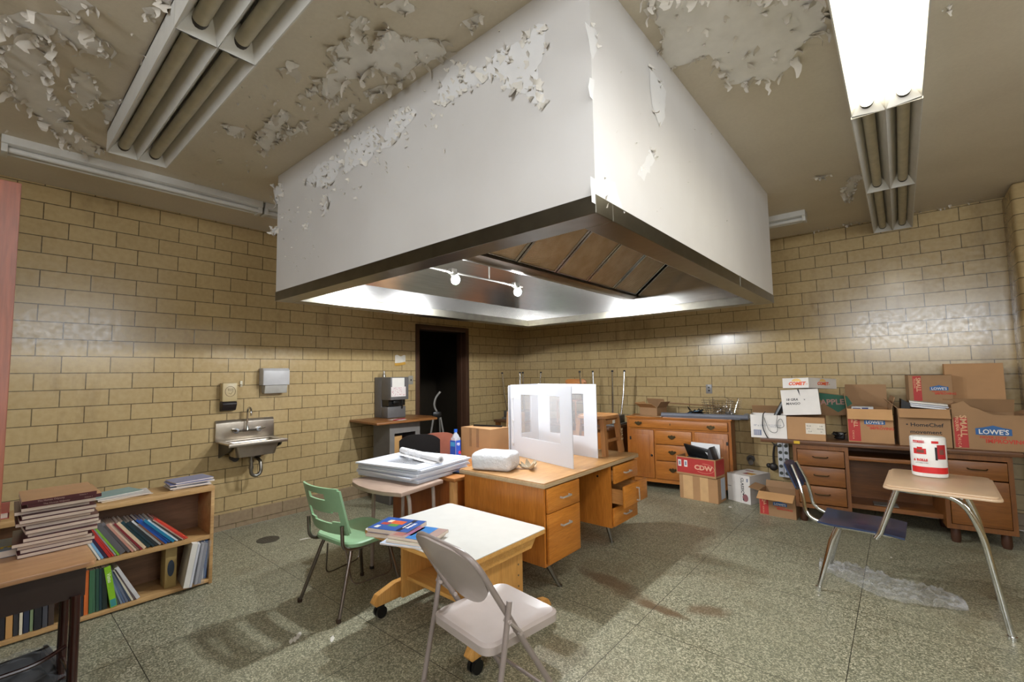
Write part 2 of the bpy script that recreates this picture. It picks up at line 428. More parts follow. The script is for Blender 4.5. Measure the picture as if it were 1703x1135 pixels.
CEIL_PATCH=[[(2.081,-6.077),(2.224,-6.037),(2.188,-5.981),(1.685,-5.947),(1.501,-5.874),(1.284,-5.828),(1.072,-5.664),(0.874,-5.683),(0.949,-5.777),(1.075,-5.848),(1.260,-5.945),(1.410,-6.013),(1.474,-6.087),(1.745,-6.080),(1.792,-6.124),(1.964,-6.127)],
[(2.244,-6.132),(2.318,-6.097),(2.436,-5.992),(2.498,-5.906),(2.395,-5.867),(2.392,-5.817),(2.246,-5.798),(2.236,-5.864),(2.257,-5.938),(2.328,-5.977),(2.160,-6.007),(2.225,-6.069),(2.174,-6.131)],
[(1.957,-5.889),(2.036,-5.819),(1.869,-5.757),(1.618,-5.797),(1.683,-5.847)],
[(1.605,-5.722),(1.786,-5.728),(1.910,-5.656),(1.804,-5.629),(1.562,-5.640),(1.536,-5.694)],
[(2.542,-5.999),(2.644,-5.909),(2.598,-5.878),(2.501,-5.926),(2.515,-5.966)],
[(2.849,-5.727),(2.920,-5.664),(2.861,-5.658),(2.835,-5.696)],
[(2.756,-5.737),(2.809,-5.705),(2.743,-5.688),(2.698,-5.712)],
[(2.407,-5.673),(2.558,-5.614),(2.620,-5.595),(2.428,-5.594),(2.359,-5.656)],
[(2.001,-5.210),(2.052,-5.114),(1.918,-5.081),(1.906,-5.163)],
[(1.950,-5.015),(2.212,-5.050),(2.435,-5.030),(2.419,-4.986),(2.240,-4.961),(2.062,-4.914),(1.821,-4.901)],
[(2.136,-4.918),(2.417,-4.897),(2.322,-4.853),(2.120,-4.897)],
[(2.677,-5.029),(2.799,-5.018),(2.755,-4.984),(2.638,-4.999)],
[(2.763,-5.210),(2.898,-5.173),(2.875,-5.153),(2.763,-5.189)],
[(2.832,-5.012),(2.993,-5.003),(3.050,-5.078),(3.168,-5.087),(3.329,-5.051),(3.255,-4.972),(3.411,-4.995),(3.454,-4.887),(3.547,-4.786),(3.505,-4.710),(3.404,-4.720),(3.295,-4.754),(3.149,-4.727),(3.174,-4.797),(3.149,-4.819),(3.144,-4.890),(3.022,-4.889),(2.965,-4.917),(2.750,-4.885),(2.716,-4.942)],
[(3.532,-5.076),(3.606,-5.054),(3.628,-5.006),(3.589,-4.965),(3.539,-4.995),(3.514,-5.032)],
[(3.335,-5.128),(3.391,-5.110),(3.410,-5.070),(3.347,-5.052),(3.291,-5.093)],
[(2.471,-4.750),(2.640,-4.786),(2.793,-4.792),(2.696,-4.736),(2.411,-4.704)],
[(2.917,-4.813),(3.075,-4.769),(3.109,-4.739),(2.995,-4.743),(2.900,-4.776)],
[(3.696,-4.791),(3.801,-4.777),(3.790,-4.739),(3.688,-4.731)],
[(4.382,-4.365),(4.930,-3.877),(4.927,-3.624),(4.863,-3.646),(4.800,-3.569),(4.748,-3.471),(4.664,-3.385),(4.579,-3.474),(4.471,-3.510),(4.458,-3.835),(4.340,-3.858),(4.270,-3.877),(4.269,-3.943),(4.346,-4.143),(4.367,-4.288)],
[(4.637,-1.755),(4.750,-1.732),(4.701,-1.669)],
[(4.794,-1.225),(4.877,-1.561),(4.920,-1.576),(4.853,-0.970),(4.817,-0.899)],
[(5.326,-3.443),(5.359,-3.452),(5.348,-3.407)],
]
HOODL_PATCH=[[(3.405,2.926),(3.486,2.978),(3.547,2.993),(3.634,2.898),(3.744,2.877),(3.810,2.915),(3.990,2.873),(4.003,2.922),(4.079,2.891),(4.071,2.786),(4.020,2.728),(4.050,2.632),(4.059,2.539),(3.995,2.592),(3.939,2.671),(3.844,2.722),(3.833,2.776),(3.743,2.817),(3.716,2.799),(3.604,2.828),(3.545,2.811),(3.421,2.820)],
[(2.479,2.745),(2.527,2.923),(2.675,2.952),(2.835,2.944),(2.901,2.830),(2.771,2.734),(2.677,2.764)],
[(2.984,2.925),(3.103,2.950),(3.234,2.862),(3.142,2.815),(2.985,2.751),(2.880,2.775),(2.943,2.840)],
[(1.953,2.859),(2.139,2.924),(2.424,2.889),(2.478,2.815),(2.291,2.716),(2.082,2.791)],
[(1.412,2.967),(1.587,2.959),(1.610,2.861),(1.460,2.809)],
[(1.389,2.647),(1.508,2.637),(1.549,2.578),(1.432,2.583)],
[(2.222,2.619),(2.279,2.633),(2.295,2.558),(2.238,2.557)],
[(1.948,2.544),(2.012,2.560),(2.023,2.505),(1.959,2.511)],
]
HOODR_PATCH=[[(-4.714,2.762),(-4.658,2.795),(-4.628,2.770),(-4.667,2.646),(-4.694,2.707)],
[(-4.150,2.914),(-4.005,2.882),(-3.940,2.870),(-3.982,2.719),(-4.054,2.645),(-4.111,2.694),(-4.140,2.763)],
[(-4.711,2.179),(-4.629,2.214),(-4.529,2.213),(-4.480,2.158),(-4.465,2.110),(-4.605,2.090),(-4.710,2.085)],
[(-4.311,2.329),(-4.164,2.498),(-4.094,2.483),(-4.248,2.321)],
[(-4.702,2.562),(-4.663,2.582),(-4.675,2.492),(-4.703,2.487)],
]
frc = lambda u, v, h: (u, v, HC-h)
pp = ceil_mb.m(M_UNDER); ff = MB(mat=M_FLAKE)
peel(pp, ff, CEIL_PATCH, frc, 3, 34, .016, .062, .014, .2)
rnd = random.Random(17)
for poly in (CEIL_PATCH[19], CEIL_PATCH[13], CEIL_PATCH[0], CEIL_PATCH[1]):      # longer hanging curls along the big torn edges
    cx = sum(p[0] for p in poly)/len(poly); cy = sum(p[1] for p in poly)/len(poly)
    for i in range(len(poly)):
        a = Vector(poly[i]); b_ = Vector(poly[(i+1) % len(poly)])
        for q in range(max(1, int((b_-a).length*9))):
            p = a+(b_-a)*rnd.random(); L = rnd.uniform(.05, .11)
            curl(ff, (p.x, p.y), math.atan2(cy-p.y, cx-p.x)+math.pi+rnd.uniform(-1.1, 1.1), L, L*rnd.uniform(.25, .55), frc, rnd, rnd.choice((1.0, 1.6, 2.4, 3.0)))
rnd = random.Random(5)
for k in range(150):     # loose nicks between the big patches
    zone = rnd.choice(((.5, 3.2, -6.2, -4.8), (2.0, 4.0, -5.2, -4.75), (1.0, 2.6, -5.4, -4.85)))
    p = (rnd.uniform(zone[0], zone[1]), rnd.uniform(zone[2], zone[3])); z = rnd.uniform(.012, .04)
    if 1.3 < p[0] < 4.6 and -5.7 < p[1] < -5.34: continue
    curl(ff, p, rnd.uniform(0, 6.28), z, z*.7, frc, rnd, rnd.choice((.5, 2.0)))
for k in range(60):      # crumbs along the top of the back wall
    p = (rnd.uniform(4.3, 5.7), -abs(rnd.gauss(0.02, .06))-.01); z = rnd.uniform(.015, .05)
    curl(ff, p, rnd.uniform(0, 6.28), z, z*.6, frc, rnd, rnd.choice((.5, 2.0)))
struct(ceil_mb, 'ceiling', smooth=False)
solo(ff, 'paint_curls', 'loose curls of pale paint peeling off the ceiling', 'peeling paint', (0, 0, 0), kind='stuff')

# ------------------------------------------------------------------ the extractor hood
HX0, HX1, HY0, HY1, HZ = 1.50, 4.28, -4.68, -1.62, 2.055
hood = thing('extractor_hood', 'huge white painted extractor hood with steel rim hanging from the peeling ceiling', 'extractor hood', ((HX0+HX1)/2, (HY0+HY1)/2, HZ))
W = inv(hood)
w = MB(W, M_HOOD)
for b_ in ((HX0, HX1, HY0, HY0+.02), (HX0, HX1, HY1-.02, HY1), (HX0, HX0+.02, HY0+.02, HY1-.02), (HX1-.02, HX1, HY0+.02, HY1-.02)):
    w.box(*b_, HZ+.07, HC)
w.build('shell', hood, smooth=False)
RM = metal('rim_steel', (120, 116, 106), .3); RW = .125
w = MB(W, RM); e = .004
for b_ in ((HX0-e, HX1+e, HY0-e, HY0+RW), (HX0-e, HX1+e, HY1-RW, HY1+e), (HX0-e, HX0+RW, HY0+RW, HY1-RW), (HX1-RW, HX1+e, HY0+RW, HY1-RW)):
    w.box(*b_, HZ, HZ+.072, b=.003)
w.box(HX1-.002, HX1+.0055, -2.72, -2.716, HZ, HZ+.073)
w.build('rim', hood, smooth=False, label='brushed steel rim around the mouth of the hood')
# steel lining: vertical band, slopes, end walls
w = MB(W, M_LINING); ix0, ix1, iy0, iy1 = HX0+RW-.005, HX1-.03, HY0+.03, HY1-RW+.01
zb, zt = HZ+.002, 2.96
w.box(ix0-.012, ix0, iy0, iy1, zb, 2.262)                                   # band on the left side
w.raw([(ix0, iy0, 2.262), (ix0, iy1, 2.262), (2.32, iy1, zt), (2.32, iy0, zt)], [(0, 3, 2, 1)])
w.raw([(2.32, iy0, zt), (2.32, iy1, zt), (2.90, iy1, zt), (2.90, iy0, zt)], [(0, 3, 2, 1)])
w.raw([(2.90, iy0, zt), (2.90, iy1, zt), (2.93, iy1, 2.25), (2.93, iy0, 2.25)], [(0, 3, 2, 1)])   # back of the filter trough
w.box(ix0, ix1, iy1, iy1+.012, zb, zt)                                       # far end wall
w.box(3.01, 3.016, iy1-.004, iy1, zb, 2.25)
w.box(ix0, ix1, iy0-.012, iy0, zb+.075, zt)
w.raw([(3.46, iy0, 2.585), (3.46, iy1, 2.585), (ix1, iy1, 2.70), (ix1, iy0, 2.70)], [(0, 1, 2, 3), (0, 3, 2, 1)])
w.box(ix1-.004, ix1, iy0, iy1, HZ+.075, 2.72)
w.build('lining', hood, smooth=False, label='bright brushed steel lining of the hood')
M_TROUGH = metal('trough_steel', (150, 140, 126), .3)
w = MB(W, M_TROUGH); w.prism([(2.93, 2.232), (3.02, 2.225), (3.065, 2.245), (3.065, 2.262), (2.935, 2.33)], 'y', iy0+.01, iy1-.01)
w.build('filter_trough', hood)
def filt_mat():
    t = NT('grease_filter_mesh'); wv = t.n('ShaderNodeTexWave'); wv.inputs['Scale'].default_value = 45; wv.inputs['Distortion'].default_value = 1.5
    t.l(t.obj(), wv.inputs['Vector']); f = t.noise(t.obj(), 9, 5)
    col = t.mix(.35, t.ramp(f, [(.3, c8(196, 164, 124)), (.7, c8(226, 204, 172))]), t.ramp(wv.outputs['Fac'], [(0, c8(130, 104, 76)), (1, c8(214, 196, 166))]))
    t.set(col, .42, .55, t.bump(wv.outputs['Fac'], .5, .004).outputs[0]); return t.mat
M_FILT = filt_mat()
nf = 6; fw_ = (iy1-iy0-.04)/nf
A0, A1 = Vector((3.05, 0, 2.262)), Vector((3.44, 0, 2.575))
fx = (A1-A0).normalized()
for k in range(nf):
    y0 = iy0+.02+k*fw_
    F = plane((A0.x, y0, A0.z), (0, 1, 0), fx)   # local x along hood, local y up the slope
    L = (A1-A0).length
    fr_ = MB(W@F, M_STEEL)
    for b_ in ((.006, .03, 0, L), (fw_-.03, fw_-.006, 0, L), (.03, fw_-.03, 0, .022), (.03, fw_-.03, L-.022, L)): fr_.box(*b_, -.024, .002)
    o = fr_.build('grease_filter', hood)
    MB(W@F, M_FILT).box(.03, fw_-.03, .022, L-.022, -.02, -.004).build('filter_mesh', o)
w = MB(W, M_STEEL2)
w.tube([(2.44, -4.45, 2.285), (2.44, -2.85, 2.285)], .009)
for y in (-4.1, -3.3): w.cyl((2.44, y, 2.28), (2.44, y, 2.955), .007)
w.build('conduit', hood)
t = NT('lit_bulb'); t.set((1, 1, 1, 1), .4, Emission_Color=(.93, .97, 1, 1), Emission_Strength=BULB_POWER); M_BULB = t.mat
for y in (-3.715, -2.945):
    s_ = MB(W, M_STEEL2); s_.cyl((2.44, y-.01, 2.285), (2.45, y+.01, 2.258), .026, .03); s_.box(2.415, 2.465, y-.035, y+.02, 2.272, 2.312, b=.006)
    o = s_.build('lamp_socket', hood)
    b_ = MB(W, M_BULB); b_.sphere((2.452, y+.012, 2.226), .034, sz=1.1); b_.build('bulb', o, label='lit bare bulb inside the hood')
pp = MB(W, flat((226, 224, 222), .7, var=.03)); ff = MB(W, flat((216, 210, 200), .7, var=.05))
frl = lambda u, v, h: (u, HY0-h, v)
frr = lambda u, v, h: (HX1+h, u, v)
peel(pp, ff, HOODL_PATCH, frl, 11, 34, .014, .05, .010, 1.1)
peel(pp, ff, HOODR_PATCH, frr, 12, 9, .02, .05, .010, .25)
rnd = random.Random(8)
for k in range(90):
    a = rnd.random(); p = (1.55+2.3*a, 2.58+.26*a+rnd.gauss(0, .09)); z = rnd.uniform(.008, .028)
    if HZ+.1 < p[1] < HC-.03: curl(ff, p, rnd.uniform(0, 6.28), z, z*.8, frl, rnd, 2.0)
for k in range(26):
    p = (rnd.uniform(1.52, 2.2), rnd.uniform(2.2, 2.5)); z = rnd.uniform(.006, .016); curl(ff, p, rnd.uniform(0, 6.28), z, z*.8, frl, rnd, 1.5)
    p = (rnd.uniform(-4.6, -2.6), rnd.uniform(2.2, 2.98)); z = rnd.uniform(.004, .014); curl(ff, p, rnd.uniform(0, 6.28), z, z*.8, frr, rnd, 1.5)
pp.build('bare_patch', hood, smooth=False, kind='stuff')
ff.build('paint_curls', hood, label='curled white paint flaking off the hood', kind='stuff')

# ------------------------------------------------------------------ fluorescent fixtures
M_FIX = flat((206, 203, 196), .45, var=.05); M_FIXD = flat((150, 142, 124), .5); M_TUBE = flat((190, 182, 160), .5, var=.12)
t = NT('lit_tube'); t.set((1, 1, 1, 1), .4, Emission_Color=(1, .93, .72, 1), Emission_Strength=TUBE_POWER); M_LIT = t.mat
t = NT('lit_cool_tube'); t.set((1, 1, 1, 1), .4, Emission_Color=(.93, .96, 1, 1), Emission_Strength=NEAR_TUBE_POWER); M_LITC = t.mat
M_BAND = flat((58, 52, 46), .6)
def fixture(name, label, lit, loc, rz, L, Wd=.31, group=None, strip=True):
    """open trough, two fat tubes, a ridge between them; local x along the tubes, hangs down from the ceiling at z=0"""
    o = thing(name, label, 'ceiling light', loc, rz, group); D = .14; h = Wd/2
    m = MB(mat=M_FIX)
    S = .126 if lit else D; m.box(0, L, -h, -h+.006, -S, 0); m.box(0, L, h-.006, h, -S, 0); m.box(0, L, -h, h, -.012, 0)
    for sg in (-1, 1): m.raw([(0, sg*(h-.006), -S), (L, sg*(h-.006), -S), (L, sg*.085, -.03), (0, sg*.085, -.03)], [(0, 1, 2, 3), (3, 2, 1, 0)])
    m.prism([(-.062, -.03), (0, -D), (.062, -.03)], 'x', 0, L)
    m.build('housing', o)
    for x0, x1 in ((0, .09), (L, L-.09)):
        S = .126 if lit else .14; e_ = MB(mat=M_WHITE if lit else M_FIX)
        for sg in (-1, 1):
            e_.raw([(x0, sg*.003, -D), (x0, sg*(h-.004), -S), (x1, sg*(h-.03), -.045), (x1, sg*.045, -.045)], [(0, 1, 2, 3), (3, 2, 1, 0)])
        e_.build('end_plate', o)
    for sg in (-1, 1):
        tb = MB(mat=(M_LITC if lit == 2 else M_LIT) if lit else M_TUBE).cyl((.03, sg*.078, -.084), (L-.03, sg*.078, -.084), .030, seg=16).build('tube', o)
        for x0 in (.026, L-.05): MB(mat=M_BAND).cyl((x0, sg*.078, -.084), (x0+.024, sg*.078, -.084), .0315, seg=16).build('tube_cap', tb)
    return o
G = None
fixture('fluorescent_fixture', 'lit twin-tube ceiling fixture continuing the glowing run above the camera', 2, (5.115, -5.87, HC), R(90), 1.468)
fixture('fluorescent_fixture', 'glowing twin-tube ceiling fixture at the upper right corner of the photo', True, (5.115, -4.40, HC), R(90), 1.468)
fixture('fluorescent_fixture', 'unlit twin-tube ceiling fixture directly behind the glowing one', False, (5.115, -2.93, HC), R(90), 1.468)
fixture('fluorescent_fixture', 'unlit twin-tube ceiling fixture whose far end meets the back wall', False, (5.115, -1.46, HC), R(90), 1.44)
fixture('fluorescent_fixture', 'dusty unlit twin-tube ceiling fixture ending over the left strip light', False, (1.40, -5.515, HC), 0, 1.53)
fixture('fluorescent_fixture', 'dusty unlit twin-tube ceiling fixture cut by the top edge left of the hood', False, (2.935, -5.515, HC), 0, 1.53)
def strip_light(name, label, loc, rz, L):
    o = thing(name, label, 'strip light', loc, rz); m = MB(mat=M_FIX)
    m.prism([(-.07, 0), (.07, 0), (.07, -.05), (.045, -.06), (-.045, -.06), (-.07, -.05)], 'x', 0, L); m.build('housing', o)
    MB(mat=M_FIX).cyl((.03, .028, -.080), (L-.03, .028, -.080), .019).build('tube', o); MB(mat=M_FIX).cyl((.03, -.028, -.080), (L-.03, -.028, -.080), .019).build('tube', o)
    e_ = MB(mat=M_FIX).box(0, .03, -.06, .06, -.105, -.05, b=.004).box(L-.03, L, -.06, .06, -.105, -.05, b=.004); e_.build('lamp_holder', o)
strip_light('strip_light', 'long white strip light on the ceiling along the left wall', (.80, -6.10, HC), R(90), 1.55)
strip_light('strip_light', 'end of a white strip light half hidden by the left side of the hood', (.80, -4.53, HC), R(90), 1.55)
strip_light('strip_light', 'short white strip light on the ceiling right of the hood', (2.95, -.86, HC), 0, 1.52)

# ------------------------------------------------------------------ wood and other surface kinds
OAK_TOP_Y = wood('oak_top', (170, 122, 72), (192, 146, 94), .35, 'y')
OAK_Z = wood('honey_oak_upright', (150, 92, 36), (184, 122, 58), .33, 'y')
OAK_Y = wood('honey_oak', (184, 108, 34), (214, 140, 58), .33, 'y')
OAK_X = wood('honey_oak_side', (172, 100, 32), (200, 126, 50), .33, 'z')
EDGE = wood('pale_edge', (176, 148, 112), (196, 170, 134), .5, 'y')
MAPLE_X = wood('maple', (200, 144, 70), (222, 170, 96), .4, 'x'); MAPLE_Z = wood('maple_upright', (194, 136, 64), (216, 162, 90), .4, 'z')
BROWN_X = wood('brown_desk', (104, 60, 24), (138, 86, 38), .4, 'x'); BROWN_Z = wood('brown_desk_upright', (98, 56, 22), (130, 80, 34), .4, 'z')
BTOP = wood('worn_brown_top', (82, 52, 34), (112, 76, 50), .35, 'x')
DARKIN = flat((44, 28, 18), .7)
REDOAK = wood('red_brown_side', (136, 66, 22), (168, 92, 36), .35, 'z'); RAW = wood('worn_raw_edge', (188, 130, 70), (210, 158, 96), .6, 'z')
SHELFW = wood('bookcase_oak', (170, 130, 82), (198, 160, 108), .45, 'y'); SHELFB = wood('bookcase_back', (110, 78, 54), (134, 98, 70), .5, 'y')
PINE = wood('sideboard_pine', (158, 92, 32), (188, 118, 50), .35, 'x'); PINE_Z = wood('sideboard_pine_upright', (152, 86, 30), (180, 110, 46), .35, 'z')
STOOLW = wood('stool_wood', (150, 98, 52), (178, 124, 72), .5, 'z')
CAB = wood('cabinet_laminate', (112, 58, 38), (142, 80, 54), .38, 'z')
def card_mat(name, rgb):
    t = NT(name); f = t.noise(t.obj(), 5, 5); g = t.noise(t.obj((4, 4, 120)), 4, 2); col = c8(*rgb)
    t.set(t.mix(.1, t.ramp(f, [(.3, tuple(k*.86 for k in col[:3])+(1,)), (.7, col)]), t.ramp(g, [(.3, tuple(k*.7 for k in col[:3])+(1,)), (.7, col)])), .75); return t.mat
CARD = card_mat('cardboard', (176, 134, 92)); CARD2 = card_mat('cardboard_dull', (158, 122, 86)); CARDL = card_mat('cardboard_flap', (196, 150, 100))
TAPE = flat((146, 110, 76), .4); WCARD = card_mat('white_cardboard', (226, 220, 214)); RED = flat((178, 52, 48), .6); BLUE = flat((40, 92, 150), .5)
RIMAGE = flat((196, 60, 42), .6); INK = flat((30, 30, 34), .6); GREYINK = flat((120, 126, 150), .6)
def clear_mat(name, rough, mixv, tint=(1, 1, 1, 1)):
    t = NT(name); tr = t.n('ShaderNodeBsdfTransparent'); tr.inputs[0].default_value = tint; mx = t.n('ShaderNodeMixShader'); mx.inputs[0].default_value = mixv
    t.b.inputs['Roughness'].default_value = rough; t.b.inputs['Base Color'].default_value = (.85, .86, .9, 1)
    t.l(tr.outputs[0], mx.inputs[1]); t.l(t.b.outputs[0], mx.inputs[2]); t.l(mx.outputs[0], t.t.nodes['Material Output'].inputs['Surface']); return t.mat
CLEAR = clear_mat('clear_film', .08, .16); CRINKLE = clear_mat('crinkled_film', .04, .13)

def pull(parent, M, L=.11, mat=None):
    """bar handle standing off the face, along local x of M"""
    m = MB(M, mat or flat((196, 192, 184), .3, .35)); m.box(-L/2, L/2, -.006, .006, .022, .027, b=.002)
    m.box(-L/2, -L/2+.008, -.006, .006, 0, .025); m.box(L/2-.008, L/2, -.006, .006, 0, .025)
    return m.build('handle', parent)

# ------------------------------------------------------------------ teacher's desk in the middle
desk = thing('teacher_desk', 'honey oak double pedestal desk in the middle with one drawer pulled open', 'desk', (2.87, -2.99, 0))
W = inv(desk)
m = MB(W, OAK_TOP_Y).box(2.47, 3.275, -3.69, -2.29, .735, .752, b=.002); m.m(EDGE).box(2.467, 3.278, -3.693, -2.287, .718, .745, b=.002)
m.build('desktop', desk)
def carcass(y0, y1, zb, nm):
    m = MB(W, OAK_X); x0, x1, t_ = 2.50, 3.255, .018
    m.box(x0, x1, y0, y0+t_, zb, .718); m.box(x0, x1, y1-t_, y1, zb, .718); m.box(x0, x1, y0+t_, y1-t_, zb, zb+t_); m.box(x0, x0+t_, y0+t_, y1-t_, zb+t_, .718)
    return m.build('pedestal', desk, smooth=False)
carcass(-3.668, -3.245, .205, 0); carcass(-2.77, -2.318, .222, 1)
MB(W, OAK_X).box(2.50, 2.52, -3.245, -2.77, .35, .718).build('modesty_panel', desk)
def drawer(y0, y1, z0, z1, out=0, hz=None, tilt=0, box=True, broken=False):
    x = 3.257+out
    o = MB(W, OAK_Y).box(x, x+.019, y0, y1, z0, z1, b=.002).build('drawer', desk)
    if out > .01:
        b_ = MB(W, wood('drawer_side', (176, 116, 58), (200, 142, 80), .5, 'x'))
        for yy in (y0+.02, y1-.032): b_.box(x-.45, x, yy, yy+.012, z0+.015, z1-.035)
        b_.box(x-.45, x, y0+.032, y1-.032, z0+.02, z0+.028); b_.build('drawer_box', o)
    yc, zc = (y0+y1)/2, hz or (z0+z1)/2
    if broken: pull(o, W@plane((x+.019, yc+.005, zc-.01), (0, .06, -1), (0, 1, 0)))
    else: pull(o, W@plane((x+.019, yc, zc), (0, 1, 0), (0, 0, 1)))
    return o
drawer(-3.648, -3.265, .548, .708, hz=.628); drawer(-3.648, -3.265, .222, .542, hz=.445)
drawer(-2.752, -2.336, .572, .708, .012); drawer(-2.752, -2.336, .395, .560, .095, broken=True); drawer(-2.752, -2.336, .232, .375)
m = MB(W, M_PAPER).box(2.62+.5, 3.17, -2.7715, -2.7705, .672, .692); m.build('paper_tag', desk)
MB(W, M_DARK).cyl((3.14, -2.771, .62), (3.14, -2.7745, .62), .009).build('lock', desk)
for (a, b) in (((3.14, -3.53, .205), (3.21, -3.445, .0)), ((3.06, -2.53, .222), (3.10, -2.49, 0)), ((2.6, -3.53, .205), (2.55, -3.6, 0)), ((2.6, -2.5, .222), (2.55, -2.4, 0))):
    m = MB(W, M_STEEL2); m.tube([a, b], [.02, .012], 6); m.cyl((b[0], b[1], 0), (b[0], b[1], .012), .018); m.build('leg', desk)

# ------------------------------------------------------------------ low white-topped table on casters
wt = thing('rolling_table', 'low white-topped maple table on black casters in front', 'table', (2.985, -4.20, 0)); W = inv(wt)
zt = .555
m = MB(W, flat((208, 206, 200), .3, var=.03)).prism(rrect(2.575, 3.435, -4.575, -3.885, .03), 'z', zt-.004, zt); m.m(MAPLE_X).prism(rrect(2.573, 3.437, -4.577, -3.883, .03), 'z', zt-.026, zt-.004)
m.build('tabletop', wt)
for rx0 in (3.37, 2.615): MB(W, MAPLE_X).prism([(-4.50, zt-.026), (-3.93, zt-.026), (-3.99, zt-.095), (-4.44, zt-.095)], 'x', rx0, rx0+.03).build('top_rail', wt)
for x in (2.66, 3.345):
    m = MB(W, MAPLE_Z).box(x-.012, x+.012, -4.36, -4.02, .10, zt-.026, b=.003); m.build('side_panel', wt)
for x in (2.58, 3.405):
    m = MB(W, MAPLE_Z).prism([(-4.50, .075), (-4.52, .10), (-4.49, .14), (-4.36, .175), (-4.02, .175), (-3.87, .14), (-3.84, .10), (-3.86, .075)], 'x', x-.022, x+.022, b=.003); m.build('foot_rail', wt)
    for y in (-4.46, -3.89):
        m = MB(W, M_BLACK); m.cyl((x-.024, y, .034), (x-.006, y, .034), .034, seg=18); m.cyl((x+.006, y, .034), (x+.024, y, .034), .034, seg=18); m.box(x-.022, x+.022, y-.02, y+.02, .045, .078, b=.006); m.build('caster', wt)
m = MB(W, MAPLE_X).box(2.672, 3.333, -4.33, -4.05, .20, .222, b=.002); m.build('shelf', wt)
MB(W, MAPLE_X).box(2.672, 3.333, -4.06, -4.04, .222, .45).build('back_panel', wt)
for x in (3.358,):
    m = MB(W, M_STEEL2)
    for z in (.2, .26, .32, .38, .44): m.cyl((3.357, -4.06, z), (3.359, -4.06, z), .005)
    m.build('screw', wt)

# ------------------------------------------------------------------ books
def book(name, label, cat, T0, w, h, t, cover, pages=None, rot=None, group=None, soft=True, art=None):
    """local: x = width (spine at x=0), y = height, z = thickness from 0; T0 = 4x4 placement"""
    o = bpy.data.objects.new(name, None); COL.objects.link(o); o.empty_display_size = .05; o.matrix_basis = T0
    o['label'] = label; o['category'] = cat
    if group: o['group'] = group
    c = .0012 if soft else .0025
    m = MB(mat=cover); e = 0 if soft else .004
    m.box(0, w, 0, h, 0, c); m.box(0, w, 0, h, t-c, t); m.box(0, c*1.4, 0, h, c, t-c); m.build('cover', o, smooth=False)
    MB(mat=pages or M_PAGES).box(c*1.5, w-e-.0008, e+.0006, h-e-.0006, c, t-c).build('page_block', o, smooth=False)
    if art: art(o, w, h, t)
    return o
MAROON = flat((84, 30, 40), .35)
LW = .228
for k in range(15):
    z = .7465+k*.0158; jx, jy = random.uniform(-.03, .012), random.uniform(-.022, .018); tp = k >= 13
    a = random.uniform(-.05, .05)
    # spine away from the camera, except the two on top whose spine faces it
    lab = {14: 'maroon paperback with tan cover, topmost of the tall stack on the student desk', 13: 'maroon-spined paperback second from the top of the tall stack'}.get(k) or \
        'cream-edged book, number %d from the bottom of the tall stack on the student desk' % (k+1)
    if tp:
        T0 = trs(2.318+.01*(k-13), -5.985+.018*(14-k), z)@rotz(a*.15)
        o = bpy.data.objects.new('book', None); COL.objects.link(o); o.matrix_basis = T0; o['label'] = lab; o['category'] = 'book'; o['group'] = 'tall stack of maroon books'
        m = MB(mat=MAROON); m.box(-.27, 0, 0, LW, 0, .0012); m.box(-.0022, 0, 0, LW, .0012, .0145)
        m.m(flat((184, 140, 100), .4)).box(-.27, 0, 0, LW, .0145, .0158); m.build('cover', o, smooth=False)
        MB(mat=M_PAGES).box(-.269, -.0024, .0008, LW-.0008, .0012, .0145).build('page_block', o, smooth=False)
        tx = MB(mat=flat((190, 160, 150), .5)); tx.text('The Human Odyssey', .0095, plane((.0003, .085, .0075), (0, 1, 0), (0, 0, 1))); tx.text('Volume 1', .007, plane((.0003, .185, .0075), (0, 1, 0), (0, 0, 1))); tx.build('spine_lettering', o, smooth=False)
    else:
        T0 = trs(2.05+jx, -5.975+jy, z)@rotz(a)
        book('book', lab, 'book', T0, .262, LW, .0152, MAROON, group='tall stack of maroon books')

# ------------------------------------------------------------------ student desk at the left edge
TANW = wood('tan_laminate', (170, 126, 88), (194, 150, 108), .35, 'y')
MAROONT = flat((52, 28, 24), .22)
sd = thing('student_desk', 'wood-topped student desk with dark brown legs carrying the tall book stack', 'desk', (2.28, -6.10, 0)); W = inv(sd)
m = MB(W, TANW).prism(rrect(2.0, 2.56, -6.42, -5.775, .03), 'z', .724, .745, b=.004); m.build('desktop', sd)
m = MB(W, flat((48, 32, 26), .5)); m.box(2.04, 2.50, -6.38, -5.80, .598, .602); m.box(2.495, 2.50, -6.38, -5.80, .602, .724); m.box(2.04, 2.045, -6.38, -5.80, .602, .724); m.box(2.045, 2.495, -5.805, -5.80, .602, .724); m.build('book_box', sd)
for (x, y) in ((2.53, -5.83), (2.30, -5.84), (2.53, -6.38), (2.30, -6.38)):
    m = MB(W, MAROONT); m.tube([(x-.02, y, .61), (x-.01, y, .55), (x, y, .25)], .0165, 10)
    m.tube([(x, y, .25), (x+.005, y, .0)], .0165 if x > 2.4 else .013, 10); m.build('leg', sd)
m = MB(W, MAROONT)
m.tube(fillet([(2.53, -6.36, .40), (2.535, -5.93, .40), (2.50, -5.85, .42)], .05), .008); m.tube([(2.53, -5.83, .3), (2.30, -5.84, .3)], .008); m.build('stretcher', sd)

